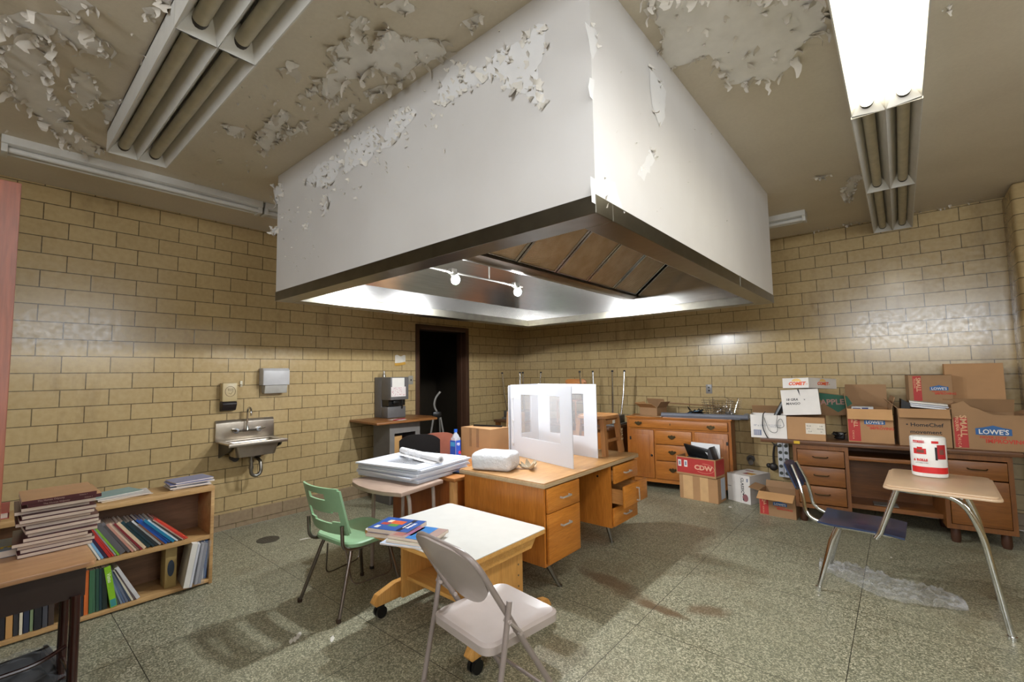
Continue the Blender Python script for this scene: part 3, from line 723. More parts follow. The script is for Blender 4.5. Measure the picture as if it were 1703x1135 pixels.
# ------------------------------------------------------------------ metal folding chair in front
M_BEIGE = flat((164, 152, 146), .22, var=.03); M_BEIGED = flat((134, 122, 116), .3, var=.03)
fc = thing('folding_chair', 'beige steel folding chair in the foreground', 'chair', (3.675, -4.60, 0), R(-7))
hw = .205
def seat_z(u, v): return .435-.012*math.exp(-((u*2)**2+(v*1.7)**2))
m = MB(mat=M_BEIGE)
pl = rrect(-.195, .195, -.205, .215, .05, 5)
t = bmesh.new(); 
top = [t.verts.new((x*.94, y*.94, .438)) for x, y in pl]; mid = [t.verts.new((x, y, .428)) for x, y in pl]; bot = [t.verts.new((x, y, .398)) for x, y in pl]
inn = [t.verts.new((x*.72, y*.72, .430)) for x, y in pl]
n = len(pl)
for a_, b_ in ((bot, mid), (mid, top), (top, inn)):
    for i in range(n): t.faces.new((a_[i], a_[(i+1) % n], b_[(i+1) % n], b_[i]))
t.faces.new(inn); t.faces.new(bot[::-1]); m.take(t); m.build('seat', fc)
# long front tubes run from the top of the back down to the front feet
top_z = .80; yb, yf = -.285, .225
def fr(z): return yb+(top_z-z)/top_z*(yf-yb)
path = fillet([(-.225, fr(0), .012), (-.218, fr(.45), .45), (-.216, fr(.62), .62), (-.212, yb, top_z), (.212, yb, top_z), (.216, fr(.62), .62), (.218, fr(.45), .45), (.225, fr(0), .012)], .11, 8)
m = MB(mat=M_BEIGED).tube(path, .0125, 10); m.build('frame', fc)
m = MB(mat=M_BEIGE)
def bk(u, v):
    x = -.214+.428*u; zz = .55+.245*v; w_ = 1-.10*(1-v)**2-.10*max(0, v-.6)**1.5; 
    zlow = .545+.10*abs(2*u-1)**2.4
    zz = zlow+(.806-zlow)*v; zz -= .05*abs(2*u-1)**5*v; return (x*w_, fr(zz)-.004-.024*math.sin(math.pi*u)*(1-v*v*.8), zz)
m.grid(bk, 14, 8, th=-.008); m.build('backrest', fc)
for sx in (-1, 1):
    m = MB(mat=M_BEIGED).tube([(sx*.236, -.125, .60), (sx*.236, -.155, .42), (sx*.236, -.245, .012)], .0115, 10); m.cyl((sx*.236, -.248, 0), (sx*.236, -.243, .03), .014); m.build('leg', fc); MB(mat=M_BEIGED).cyl((sx*.225, fr(0), 0), (sx*.225, fr(0)-.004, .03), .0145).build('foot_cap', fc)
    m = MB(mat=M_BEIGE); m.tube([(sx*.25, -.135, .53), (sx*.238, fr(.45)-.01, .47)], .007, 6); m.cyl((sx*.252, -.135, .53), (sx*.22, -.135, .53), .009); m.cyl((sx*.24, fr(.46), .46), (sx*.20, fr(.46), .46), .009); m.build('hinge', fc)
m = MB(mat=M_BEIGED); m.tube([(-.225, fr(.13), .13), (.225, fr(.13), .13)], .008); m.tube(fillet([(-.236, -.22, .13), (-.15, -.235, .16), (.15, -.235, .16), (.236, -.22, .13)], .06), .008); m.build('stretcher', fc)

# ------------------------------------------------------------------ green plastic chair
GRN = flat((150, 190, 150), .32, var=.04)
gc = thing('plastic_chair', 'mint green plastic school chair on splayed metal legs', 'chair', (2.235, -4.41, 0), R(4))
m = MB(mat=GRN)
def seat(u, v):
    x = -.225+.45*u; y = -.20+.42*v; wv = 1-.05*(2*v-1)**2-.10*max(0, .25-v)*4*.5
    return (x*wv, y, .435-.016*math.sin(math.pi*u)*math.sin(math.pi*min(1, v*1.1))-.03*max(0, v-.8)*2-.0)
pl = rrect(-.225, .225, -.20, .22, .09, 6); t = bmesh.new(); lay = []
for s_, z in ((.90, .405), (1, .412), (1, .432), (.96, .440), (.8, .432), (.5, .424)): lay.append([t.verts.new((x*s_, y*s_, z)) for x, y in pl])
n = len(pl)
for a_, b_ in zip(lay, lay[1:]):
    for i in range(n): t.faces.new((a_[i], a_[(i+1) % n], b_[(i+1) % n], b_[i]))
t.faces.new(lay[-1]); t.faces.new(lay[0][::-1]); m.take(t); m.build('seat', gc)
# back: panel with a hand hole and a wide slot, slightly curved
def bkp(x, z): return (x, -.205-.10*(z-.46)/.36+.035*(abs(x)/.225)**2*1.4-.02, z)
m = MB(mat=GRN); holes = [(-.09, .08, .712, .750), (-.165, .165, .572, .638)]
nx, nz = 30, 22; X0, X1, Z0, Z1 = -.205, .205, .492, .79
def solid(i, j):
    if not (0 <= i < nx and 0 <= j < nz): return False
    x = X0+(X1-X0)*(i+.5)/nx; z = Z0+(Z1-Z0)*(j+.5)/nz
    for k, (a_, b_, c_, d_) in enumerate(holes):
        cz = z if k == 0 else z+.012-.02*(abs(x)/.2)**2*1.5
        if a_ < x < b_ and c_ < cz < d_: return False
    r = .04
    for cx, cz in ((X0+r, Z1-r), (X1-r, Z1-r), (X0+r, Z0+r), (X1-r, Z0+r)):
        if (x-cx)*(1 if cx > 0 else -1) > 0 and (z-cz)*(1 if cz > .6 else -1) > 0 and math.hypot(x-cx, z-cz) > r: return False
    return True
th = .014; t = bmesh.new(); vv = {}
def gv(i, j, k):
    if (i, j, k) not in vv:
        p = Vector(bkp(X0+(X1-X0)*i/nx, Z0+(Z1-Z0)*j/nz)); p.y += (-th/2 if k == 0 else th/2); vv[i, j, k] = t.verts.new(p)
    return vv[i, j, k]
for i in range(nx):
    for j in range(nz):
        if not solid(i, j): continue
        t.faces.new((gv(i, j, 0), gv(i+1, j, 0), gv(i+1, j+1, 0), gv(i, j+1, 0))); t.faces.new((gv(i, j, 1), gv(i, j+1, 1), gv(i+1, j+1, 1), gv(i+1, j, 1)))
        for di, dj, a_, b_ in ((-1, 0, (i, j), (i, j+1)), (1, 0, (i+1, j+1), (i+1, j)), (0, -1, (i+1, j), (i, j)), (0, 1, (i, j+1), (i+1, j+1))):
            if not solid(i+di, j+dj):
                t.faces.new((gv(*a_, 0), gv(*a_, 1), gv(*b_, 1), gv(*b_, 0)))
bmesh.ops.recalc_face_normals(t, faces=list(t.faces)); m.take(t); o = m.build('backrest', gc)
for sx in (-1, 1):
    m = MB(mat=M_GREYTUBE).tube(fillet([(sx*.19, -.245, .56), (sx*.19, -.238, .415), (sx*.18, -.12, .392), (sx*.14, .1, .392)], .05), .0115, 10); m.build('back_upright', gc)
    for y0, y1 in ((-.15, -.26), (.12, .215)):
        m = MB(mat=M_GREYTUBE).tube([(sx*.15, y0, .40), (sx*.165-.004, y0+(y1-y0)*.15, .345), (sx*.222-.03, y1, .01)], .0115, 10); m.m(flat((62, 44, 34), .5)).cyl((sx*.222-.03, y1, 0), (sx*.219-.03, y1-.003, .022), .015); m.build('leg', gc)
    m = MB(mat=M_GREYTUBE).tube(fillet([(sx*.10, -.16, .375), (sx*.15, -.14, .16), (sx*.185, .14, .16), (sx*.15, .13, .36)], .05), .005, 6); m.build('book_rack', gc)

# ------------------------------------------------------------------ student desk with the stack of shields, and the low brown desk behind it
PINK = flat((168, 144, 128), .35, var=.06)
pd = thing('student_desk', 'taupe-topped student desk carrying a stack of white desk shields', 'desk', (2.1, -3.98, 0)); W = inv(pd)
m = MB(W, PINK)
p1, p2, p3, p4 = (1.80, -4.20), (2.478, -4.235), (2.405, -3.80), (1.86, -3.76)
edge = [p1, (1.90, -4.26), (2.05, -4.295), (2.2, -4.305), (2.34, -4.285), p2, p3, p4]
m.prism(edge, 'z', .652, .68, b=.004); m.build('desktop', pd)
for (x, y, dx) in ((2.38, -4.10, .10), (1.95, -4.10, -.08), (2.32, -3.83, .05), (1.95, -3.83, -.05)):
    m = MB(W, flat((176, 160, 148), .3)).tube(fillet([(x-dx*.8, y, .645), (x+.0, y, .625), (x+dx*.15, y-.0, .54), (x+dx*.4, y, 0)], .06), .014, 10); m.m(M_RUBBER).cyl((x+dx*.4, y, 0), (x+dx*.4, y, .02), .017); m.build('leg', pd)
bd = thing('low_desk', 'red-brown wooden desk with a worn front corner beside the honey oak desk', 'desk', (2.05, -3.22, 0)); W = inv(bd)
m = MB(W, wood('low_desk_top', (150, 92, 42), (178, 118, 62), .4, 'x')).box(1.62, 2.455, -3.735, -2.70, .652, .68, b=.006); m.build('desktop', bd)
m = MB(W, REDOAK); m.box(1.64, 2.40, -3.715, -3.69, .06, .652); m.box(1.64, 2.43, -2.745, -2.72, .06, .652); m.box(1.64, 1.66, -3.69, -2.745, .06, .652); m.box(2.41, 2.43, -3.69, -2.745, .06, .652); m.build('body', bd)
m = MB(W, RAW).box(2.385, 2.442, -3.728, -3.68, .0, .652, b=.012); m.build('corner_post', bd, label='corner post rubbed bare along its edges')
for x, y in ((1.67, -3.68), (1.67, -2.76), (2.40, -2.76)): MB(W, REDOAK).box(x-.025, x+.025, y-.02, y+.02, 0, .06).build('foot', bd)

# folded clear-window desk shields
def corr_mat():
    t = NT('white_corrugated_plastic'); t.set(c8(232, 233, 238), .4); tl = t.n('ShaderNodeBsdfTranslucent'); tl.inputs[0].default_value = c8(222, 224, 232)
    mx = t.n('ShaderNodeMixShader'); mx.inputs[0].default_value = .32; t.l(t.b.outputs[0], mx.inputs[1]); t.l(tl.outputs[0], mx.inputs[2]); t.l(mx.outputs[0], t.t.nodes['Material Output'].inputs['Surface']); return t.mat
CORR = corr_mat(); CORR2 = flat((224, 228, 238), .42, var=.02)
def window_panel(mb, w, h, wx0, wx1, wz0, wz1, th):
    mb.box(0, wx0, 0, th, 0, h); mb.box(wx1, w, 0, th, 0, h); mb.box(wx0, wx1, 0, th, 0, wz0); mb.box(wx0, wx1, 0, th, wz1, h)
for k in range(9):
    z = .681+k*.0128; jx, jy = random.uniform(-.028, .02)-.035, random.uniform(-.025, .02); a = R(6+random.uniform(-3.2, 3.2)+(3 if k > 5 else 0))
    lab = 'white folded desk shield lying on top of the flat stack, its clear window showing' if k == 8 else 'white folded desk shield, number %d from the bottom of the flat stack' % (k+1)
    o = thing('desk_shield', lab, 'desk shield', (1.76+jx+.004*k, -4.10+jy-.004*k, z), a, 'flat stack of desk shields')
    m = MB(mat=CORR2); b_ = .006
    for q in range(2):
        zz = q*.0062
        for bx in ((0, .13, 0, .60), (.52, .65, 0, .60), (.13, .52, 0, .12), (.13, .52, .46, .60)): m.box(bx[0], bx[1], bx[2], bx[3], zz, zz+.0052)
    m.build('panel', o, smooth=False)
    MB(mat=CLEAR).box(.12, .53, .11, .47, .0053, .0061).build('clear_window', o, smooth=False)
ztop = .681+9*.0128
m = MB(mat=M_WHITE); 
def roll(i, r0): return [(r0*math.cos(a_/9*6.28)+0, r0*math.sin(a_/9*6.28)) for a_ in range(9)]
m.tube([(0, 0, .026), (.64, 0, .026)], .026, 14); m.m(flat((150, 150, 156), .6)).tube([(-.002, 0, .026), (.642, 0, .026)], .014, 12); m.m(M_WHITE); m.grid(lambda u, v: (.01+.62*u, -.01-.06*v, .001+.004*(1-v)), 1, 4, th=.001)
solo(m, 'paper_roll', 'roll of white paper lying on the stack of desk shields', 'paper roll', (1.735, -3.69, ztop+.0006), R(-9))
m = MB(mat=CRINKLE); t = bmesh.new(); bmesh.ops.create_icosphere(t, subdivisions=4, radius=1)
for v in t.verts:
    d = v.co.normalized(); r_ = .8+.55*noise.noise(d*2.6)+.35*noise.noise(d*7); v.co = Vector((d.x*r_*.085, d.y*r_*.06, d.z*r_*.042+.034))
m.take(t); o = m.build('plastic_wad', smooth=False); o.location = (2.06, -3.83, ztop+.004); o['label'] = 'crumpled ball of clear plastic on the stack of desk shields'; o['category'] = 'plastic film'

# upright trifold shields on the teacher's desk
def shield(label, hx, hy, wing, wing2, centre, a_near, a_far, h, loc_z):
    o = thing('desk_shield', label, 'desk shield', (hx, hy, loc_z), 0, 'standing trifold desk shields'); th = .006
    F1 = rotz(a_near)
    m = MB(F1, CORR); window_panel(m, wing, h, .15, wing-.14, .17, h-.085, th); p = m.build('wing_panel', o, smooth=False)
    MB(F1, CLEAR).box(.145, wing-.135, .002, .004, .165, h-.08).build('clear_window', p, smooth=False)
    F2 = rotz(R(86)); m = MB(F2, CORR); window_panel(m, centre, h, .12, centre-.10, .17, h-.085, th); p = m.build('centre_panel', o, smooth=False)
    MB(F2, CLEAR).box(.115, centre-.095, .002, .004, .165, h-.08).build('clear_window', p, smooth=False)
    F3 = F2@trs(centre, 0, 0)@rotz(a_far-R(86)); m = MB(F3, CORR); window_panel(m, wing2, h, .15, wing2-.14, .17, h-.085, th); p = m.build('wing_panel', o, smooth=False)
    MB(F3, CLEAR).box(.145, wing2-.135, .002, .004, .165, h-.08).build('clear_window', p, smooth=False)
    m = MB(mat=M_WHITE)
    for F in (F1, F2):
        for z in (.1, .3, .5): m.box(.012, .045, -.012, .014, z, z+.012, M=F)
    m.tube([(.03, -.004, .08), (.03, -.004, .52)], .005, M=F1); m.build('clip', o)
    return o
shield('white trifold desk shield standing open on the honey oak desk, outer one', 2.395, -2.985, .815, .70, .37, R(-15), R(-8), .622, .7525)
o = thing('desk_shield', 'folded white desk shield leaning behind the left side of the standing one', 'desk shield', (2.372, -2.99, .7525), R(84), 'standing trifold desk shields')
for q in range(3):
    m = MB(mat=CORR); window_panel(m, .385-.01*q, .615-.006*q, .12, .28, .17, .53, .0052); m.T = trs(0, 0, 0)
    m2 = MB(trs(.004*q, .0062*q, 0), CORR); window_panel(m2, .385-.01*q, .615-.006*q, .12, .28, .17, .53, .0052); m.bm.free(); m2.build('panel', o, smooth=False)

# wrapped pack, dried scrap, stool
m = MB(mat=None); 
t2 = NT('shrink_wrap'); f = t2.noise(t2.obj((1, 1, 1)), 26, 6, .65); t2.set(c8(222, 222, 224), .28, normal=t2.bump(f, .8, .02).outputs[0])
m.m(t2.mat); t = bmesh.new(); bmesh.ops.create_cube(t, size=1)
for v in t.verts: v.co = Vector((v.co.x*.33, v.co.y*.22, v.co.z*.135+.0675))
bmesh.ops.bevel(t, geom=list(t.edges), offset=.04, segments=4, profile=.5, affect='EDGES'); bmesh.ops.subdivide_edges(t, edges=list(t.edges), cuts=1, use_grid_fill=True)
for v in t.verts:
    k = noise.noise(v.co*22)*.006+noise.noise(v.co*60)*.002; v.co += Vector((v.co.x, v.co.y, max(0, v.co.z-.06))).normalized()*k
    v.co.z = max(0, v.co.z)
m.take(t); solo(m, 'wrapped_pack', 'shrink-wrapped white pack on the near corner of the honey oak desk', 'pack', (2.70, -3.53, .753), R(18))
m = MB(mat=flat((206, 188, 160), .7, var=.3)); rnd = random.Random(4)
for k in range(9):
    a = rnd.uniform(0, 6.28); L = rnd.uniform(.04, .085); b_ = rnd.uniform(.3, 1.3); ox, oy = rnd.uniform(-.03, .03), rnd.uniform(-.02, .02)
    m.grid(lambda u, v, a=a, L=L, b_=b_, ox=ox, oy=oy: (ox+math.cos(a)*u*L-math.sin(a)*(v-.5)*.04*math.sin(3.0*u+.15), oy+math.sin(a)*u*L+math.cos(a)*(v-.5)*.04*math.sin(3.0*u+.15), .003+.045*b_*u*u+.012*(v-.5)**2*4), 6, 3, th=.0015)
solo(m, 'crumpled_paper', 'crumpled scrap of brown-edged paper in front of the standing shields', 'paper', (2.91, -3.39, .753))
st = thing('wooden_stool', 'small wooden stool standing on the far end of the honey oak desk', 'stool', (2.975, -2.448, .752))
m = MB(mat=wood('stool_seat', (150, 100, 56), (184, 132, 80), .45, 'y')); t = bmesh.new(); lay = []
for s_, z in ((.93, .312), (1, .318), (1, .336), (.97, .342), (.8, .336)): lay.append([t.verts.new((.165*s_*math.copysign(abs(math.cos(a))**.7, math.cos(a)), .185*s_*math.copysign(abs(math.sin(a))**.7, math.sin(a)), z)) for a in [2*math.pi*i/32 for i in range(32)]])
for a_, b_ in zip(lay, lay[1:]):
    for i in range(32): t.faces.new((a_[i], a_[(i+1) % 32], b_[(i+1) % 32], b_[i]))
t.faces.new(lay[-1]); t.faces.new(lay[0][::-1]); m.take(t); m.build('seat', st)
for sx in (-1, 1):
    for sy in (-1, 1):
        m = MB(mat=STOOLW); x0, y0, x1, y1 = sx*.115, sy*.125, sx*.145, sy*.148; q = .021
        m.raw([(x+i, y+j, z) for x, y, z in ((x1, y1, 0), (x0, y0, .315)) for i, j in ((-q, -q), (q, -q), (q, q), (-q, q))], [(3, 2, 1, 0), (4, 5, 6, 7), (0, 1, 5, 4), (1, 2, 6, 5), (2, 3, 7, 6), (3, 0, 4, 7)])
        lg = m.build('leg', st)
        if sx > 0 and sy > 0:
            d = MB(mat=flat((206, 178, 140), .7)); d.text('RM 2', .05, plane((.160, .138, .16), (0, .10, -1), (0, 1, .1)), bold=.0008); d.build('carved_marks', lg, smooth=False)
m = MB(mat=STOOLW)
for sy in (-1, 1): m.box(-.12, .12, sy*.125-.009, sy*.125+.009, .262, .30)
for sx in (-1, 1): m.box(sx*.118-.009, sx*.118+.009, -.125, .125, .262, .30)
m.build('apron', st)
for sx in (-1, 1): MB(mat=STOOLW).box(sx*.132-.008, sx*.132+.008, -.125, .125, .11, .135).build('stretcher', st)
MB(mat=M_PAPER).box(.1275, .1285, .03, .075, .262, .292).build('paper_tag', st)

# ------------------------------------------------------------------ bookcase against the left wall, and its books
bc = thing('bookcase', 'low oak two-shelf bookcase full of books by the left wall', 'bookcase', (1.07, -5.63, 0)); W = inv(bc)
BY0, BY1, BX0, BX1 = -6.30, -4.965, .92, 1.22
MB(W, SHELFW).box(BX0, BX1, BY0, BY1, .655, .69, b=.002).build('top', bc)
for y in (BY0, BY1-.022): MB(W, SHELFW).box(BX0, BX1, y, y+.022, 0, .655, b=.001).build('side_panel', bc)
for z0, z1 in ((.012, .036), (.318, .346)): MB(W, SHELFW).box(BX0+.006, BX1-.001, BY0+.022, BY1-.022, z0, z1, b=.001).build('shelf', bc)
MB(W, SHELFB).box(BX0, BX0+.006, BY0+.022, BY1-.022, .012, .655).build('back_panel', bc)
def shelf_book(kind, label, y, z, th, h, w, lean, cover, pages=None, grp=None, x=1.205, art=None, soft=True):
    """standing book, spine towards +x, leaning by lean degrees (top towards -y)"""
    a = R(lean)
    ud = Vector((0, -math.sin(a), math.cos(a))); td = Vector((0, math.cos(a), math.sin(a)))    # up the spine, across the thickness
    X = Vector((-1, 0, 0))
    M = Matrix((X, ud, td)).transposed().to_4x4(); M.translation = Vector((x, y, z))
    if M.determinant() < 0: M = Matrix((X, ud, -td)).transposed().to_4x4(); M.translation = Vector((x, y, z))+td*th
    return book(kind, label, 'book', M, w, h, th, cover, pages, group=grp, soft=soft, art=art)
def col_name(rgb):
    return rgb[0]
up = [('grey-blue magazine', (140, 146, 170), .014, .25), ('cream paperback', (214, 196, 164), .012, .24), ('cream and tan workbook', (206, 184, 150), .013, .25), ('white booklet', (222, 218, 208), .010, .25),
      ('pale blue paperback', (118, 164, 200), .012, .25), ('dark purple paperback', (66, 52, 92), .014, .25), ('red textbook', (182, 40, 36), .014, .255), ('thin red workbook', (196, 54, 48), .009, .25), ('white-spined booklet', (214, 216, 224), .008, .25),
      ('lime green workbook', (124, 176, 52), .010, .26), ('thick charcoal binder', (92, 90, 94), .030, .265), ('slate grey folder', (112, 108, 112), .014, .26), ('pink-beige textbook', (190, 138, 122), .012, .25), ('beige paperback', (206, 184, 160), .011, .25), ('rose-striped paperback', (186, 150, 140), .009, .25),
      ('dark red textbook', (132, 32, 44), .010, .25), ('cream hardback', (214, 190, 158), .018, .25), ('dark teal textbook', (22, 62, 74), .018, .25), ('teal-black workbook', (24, 50, 60), .012, .245), ('black folder', (34, 42, 46), .014, .25),
      ('white workbook', (222, 224, 226), .012, .25), ('brown paperback', (122, 74, 56), .009, .22), ('royal blue textbook', (22, 78, 160), .013, .26), ('bright blue textbook', (28, 96, 186), .012, .255), ('spiral-bound teal book', (24, 120, 160), .016, .25), ('white and teal booklet', (206, 216, 220), .010, .25),
      ('grey workbook', (96, 92, 94), .010, .26), ('tan booklet', (170, 140, 124), .008, .25), ('red spotted magazine', (196, 52, 44), .009, .26), ('orange-red magazine', (206, 76, 52), .008, .255)]
y = -5.635
for k, (nm, rgb, th, h) in enumerate(up):
    lean = 24+22*(k/(len(up)-1))
    shelf_book('book', '%s leaning on the upper bookcase shelf, number %d from left' % (nm, k+1), y, .3475, th, h, .19 if k else .17, lean, flat(rgb, .4), grp='books on the upper shelf', x=1.20-.006*(k % 3)+(.03 if k == 0 else 0))
    y += th/math.cos(R(lean))*1.02+.0022
# a few upright at the hidden left end
lo = [('green textbook', (40, 128, 52), .022, .26, 2), ('navy textbook', (50, 48, 96), .020, .25, 2), ('black workbook', (34, 32, 40), .012, .24, 2), ('orange textbook', (206, 104, 42), .020, .265, 1), ('dark green workbook', (58, 104, 70), .018, .26, 1), ('green magazine', (70, 112, 84), .010, .26, 2), ('deep green folder', (40, 78, 62), .014, .26, 2), ('blue-green folder', (36, 66, 72), .012, .255, 2), ('blackish green binder', (28, 46, 40), .022, .26, 3)]
y = -6.06
for k, (nm, rgb, th, h) in enumerate((('black binder', (30, 28, 30), .03, .26), ('brown paperback', (96, 70, 52), .016, .22), ('white paperback', (206, 200, 190), .014, .24), ('black workbook', (36, 34, 38), .02, .25), ('tan workbook', (190, 142, 84), .026, .235), ('dark grey folder', (52, 52, 56), .018, .25), ('cream booklet', (210, 200, 176), .012, .25), ('dark blue workbook', (36, 44, 66), .022, .255), ('pale green booklet', (140, 160, 120), .012, .25), ('black folder', (26, 26, 30), .03, .26), ('slate workbook', (66, 66, 72), .02, .25), ('dark brown book', (58, 44, 36), .024, .24))):
    shelf_book('book', '%s on the lower shelf behind the student desk, number %d from left' % (nm, k+1), y, .0375, th, h, .19, 1, flat(rgb, .5), grp='books on the lower shelf', x=1.205-.004*(k % 3)); y += th+.004
y = -5.705
for k, (nm, rgb, th, h, lean) in enumerate(lo):
    shelf_book('book', '%s standing left of the lime green textbook, number %d rightwards from the desk' % (nm, k+1), y, .0375, th, h, .19, lean, flat(rgb, .4), grp='books on the lower shelf', x=1.205-.004*(k % 2)); y += th/math.cos(R(lean))+.0025
def lime_art(o, w, h, t):
    d = MB(mat=flat((220, 236, 190), .5)); d.text('Vistas', .026, plane((-.0004, h*.72, t/2), (0, -1, 0), (0, 0, 1)), bold=.0006)
    d.m(flat((60, 140, 140), .4)).box(-.0006, 0, .004, .05, .002, t-.002); d.build('spine_lettering', o, smooth=False)
y += .012
shelf_book('book', 'thick lime green textbook leaning on the lower bookcase shelf', y, .0375, .032, .262, .19, 9, flat((134, 190, 34), .35), grp='books on the lower shelf', x=1.214, art=lime_art, soft=False); y += .036
for k, (nm, rgb, th, h) in enumerate((('dark slate workbook', (70, 82, 84), .012, .22), ('blue-grey magazine', (120, 134, 156), .010, .235), ('steel blue booklet', (92, 108, 140), .010, .24), ('grey-blue workbook', (104, 112, 132), .012, .24), ('dark blue booklet', (58, 72, 96), .008, .235), ('cream journal', (214, 208, 188), .010, .245), ('brown-spined booklet', (96, 80, 84), .008, .25), ('white journal', (206, 204, 206), .020, .262))):
    lean = 17+10*k/7
    shelf_book('book', '%s leaning right of the lime green textbook, number %d' % (nm, k+1), y, .0375, th, h, .18, lean, flat(rgb, .45), grp='books on the lower shelf', x=1.20); y += th/math.cos(R(lean))+.003
m = MB(mat=flat((160, 136, 82), .6)).box(-.12, 0, 0, .065, 0, .268, b=.001); m.m(flat((44, 58, 76), .5)); 
m.prism([(.0325+.02*math.cos(a*.3142), .13+.055*math.sin(a*.3142)) for a in range(20)], 'x', 0, .0006)
solo(m, 'box_file', 'tan box file with a dark blue oval on the lower bookcase shelf', 'box file', (1.17, -5.235, .0375))
m = MB(mat=M_PAPER); m.box(-.21, 0, 0, .034, 0, .29); m.m(flat((206, 208, 216), .5)).box(-.205, -.002, .036, .05, 0, .285)
o = solo(m, 'paper_ream', 'thick pad of white paper jutting from the lower bookcase shelf', 'paper', (1.262, -5.150, .0375), rot=(R(-9), 0, R(-4)))
m = MB(mat=CRINKLE); rnd = random.Random(2)
m.grid(lambda u, v: (-.16+.22*u, .01*noise.noise(Vector((u*6, v*7, 1)))+.05*(u > .9)*0, .29*v), 14, 14)
m.grid(lambda u, v: (.06+.008*noise.noise(Vector((u*6, v*9, 4))), .065*u, .29*v), 6, 14)
m.grid(lambda u, v: (-.16+.22*u, .065+.01*noise.noise(Vector((u*6, v*7, 9))), .29*v), 14, 14)
m.m(flat((150, 150, 156), .5)).box(-.15, .05, .012, .028, 0, .27); m.m(flat((120, 122, 132), .5)).box(-.15, .045, .031, .05, 0, .265)
o = solo(m, 'wrapped_booklets', 'booklets in crinkled clear wrap beside the white paper pad', 'booklets', (1.20, -5.092, .0375), rot=(R(-8), 0, 0))
y = -5.100+.10
y = -5.066
for k, (nm, rgb, th, h) in enumerate((('olive green workbook', (96, 134, 70), .013, .262), ('light green workbook', (126, 164, 88), .011, .262), ('navy blue binder', (40, 66, 116), .016, .27), ('white-spined binder', (206, 214, 224), .008, .265), ('blue binder', (44, 88, 150), .017, .27))):
    shelf_book('book', '%s upright at the right end of the lower shelf, number %d' % (nm, k+1), y, .0375, th, h, .18, -1, flat(rgb, .4), grp='books on the lower shelf', x=1.19); y += th+.0018
# on top of the bookcase
for k, (nm, rgb, dx, dy, a) in enumerate((('tan booklet lowest in the fanned pile', (196, 174, 132), .02, .0, 6), ('pale magazine in the middle of the fanned pile', (206, 200, 196), 0, .015, -3), ('sea-green booklet topmost in the fanned pile', (138, 166, 164), -.02, -.06, 14))):
    book('booklet', nm+' on top of the bookcase', 'booklet', trs(.945+dx, -5.60+dy, .691+k*.0075)@rotz(R(a)), .20, .27, .0068, flat(rgb, .5), group='fanned booklets on the bookcase')
for k, (nm, rgb, a) in enumerate((('grey booklet lowest', (168, 166, 172), 3), ('white booklet second from the bottom', (214, 212, 214), -4), ('white booklet third from the bottom', (206, 206, 212), 5), ('blue-covered booklet fourth from the bottom', (74, 88, 150), -2), ('blue and white magazine topmost', (126, 132, 168), 6))):
    book('booklet', nm+' in the neat pile on the bookcase end', 'booklet', trs(.955+.005*(k % 2), -5.215+.008*(k % 3), .691+k*.0098)@rotz(R(a)), .20, .24, .0092, flat(rgb, .35), group='pile at the bookcase end')
# books cut by the left edge of the frame, on the student desk
def ylw(o, w, h, t):
    d = MB(mat=flat((226, 206, 40), .5)); d.text('Nature', .05, plane((.155, h-.075, t+.0003), (0, 1, 0), (-1, 0, 0)), bold=.002); d.build('cover_lettering', o, smooth=False)
book('book', 'blue book with yellow lettering lying left of the tall stack', 'book', trs(2.01, -6.275, .746)@rotz(R(1)), .215, .285, .028, flat((34, 92, 132), .35), art=ylw)
m = MB(mat=CARD).box(0, .21, 0, .195, 0, .135, b=.002); solo(m, 'cardboard_box', 'small carton under the red hardback at the left edge of the photo', 'cardboard box', (2.01, -6.27, .7745))
book('book', 'red hardback on a small carton at the left edge, left of the tall stack', 'book', trs(2.01, -6.262, .7745+.1365)@rotz(R(-2)), .235, .255, .026, flat((186, 64, 68), .4), soft=False)
# two books on the white table
def multi(cols):
    def f(o, w, h, t):
        d = MB()
        for (x0, x1, y0, y1, rgb) in cols: d.m(flat(rgb, .3)).box(x0*w, x1*w, y0*h, y1*h, t, t+.0004)
        d.build('cover_print', o, smooth=False)
    return f
def blue_art(o, w, h, t):
    multi([(.02, .98, .70, .80, (24, 26, 50)), (.22, .5, .3, .62, (206, 92, 48)), (.5, .7, .34, .56, (86, 140, 64)), (.2, .4, .18, .3, (226, 200, 170)), (.72, .9, .1, .2, (226, 226, 216)), (.44, .62, .12, .3, (180, 70, 60))])(o, w, h, t)
    d = MB(mat=M_WHITE); d.text('Writing', .028, plane((w*.5, h*.86, t+.0005), (1, 0, 0), (0, 1, 0)), bold=.0008); d.text('Social Studies', .017, plane((w*.5, h*.75, t+.0006), (1, 0, 0), (0, 1, 0)), bold=.0005); d.build('cover_lettering', o, smooth=False)
def coral_art(o, w, h, t):
    multi([(0, 1, .42, .76, (52, 122, 190)), (.1, .8, .30, .48, (150, 96, 128)), (0, .9, .08, .32, (164, 104, 96)), (.05, .5, .02, .14, (118, 110, 116))])(o, w, h, t)
tz = .5556
book('book', 'pale book under the blue illustrated textbook on the white table', 'book', trs(2.63, -4.45, tz)@rotz(R(-70)), .20, .26, .016, flat((170, 150, 130), .5), group='books on the white table')
book('book', 'blue illustrated textbook on the corner of the white table', 'book', trs(2.615, -4.425, tz+.0165)@rotz(R(-70)), .205, .27, .024, flat((40, 84, 158), .3), art=blue_art, group='books on the white table')
book('book', 'thin white magazine lowest under the coral reef book', 'book', trs(2.80, -4.475, tz)@rotz(R(-68)), .20, .255, .008, flat((196, 206, 222), .4), group='books on the white table')
book('book', 'cream book directly under the coral reef book', 'book', trs(2.825, -4.445, tz+.0085)@rotz(R(-70)), .20, .26, .012, flat((206, 200, 178), .4), group='books on the white table')
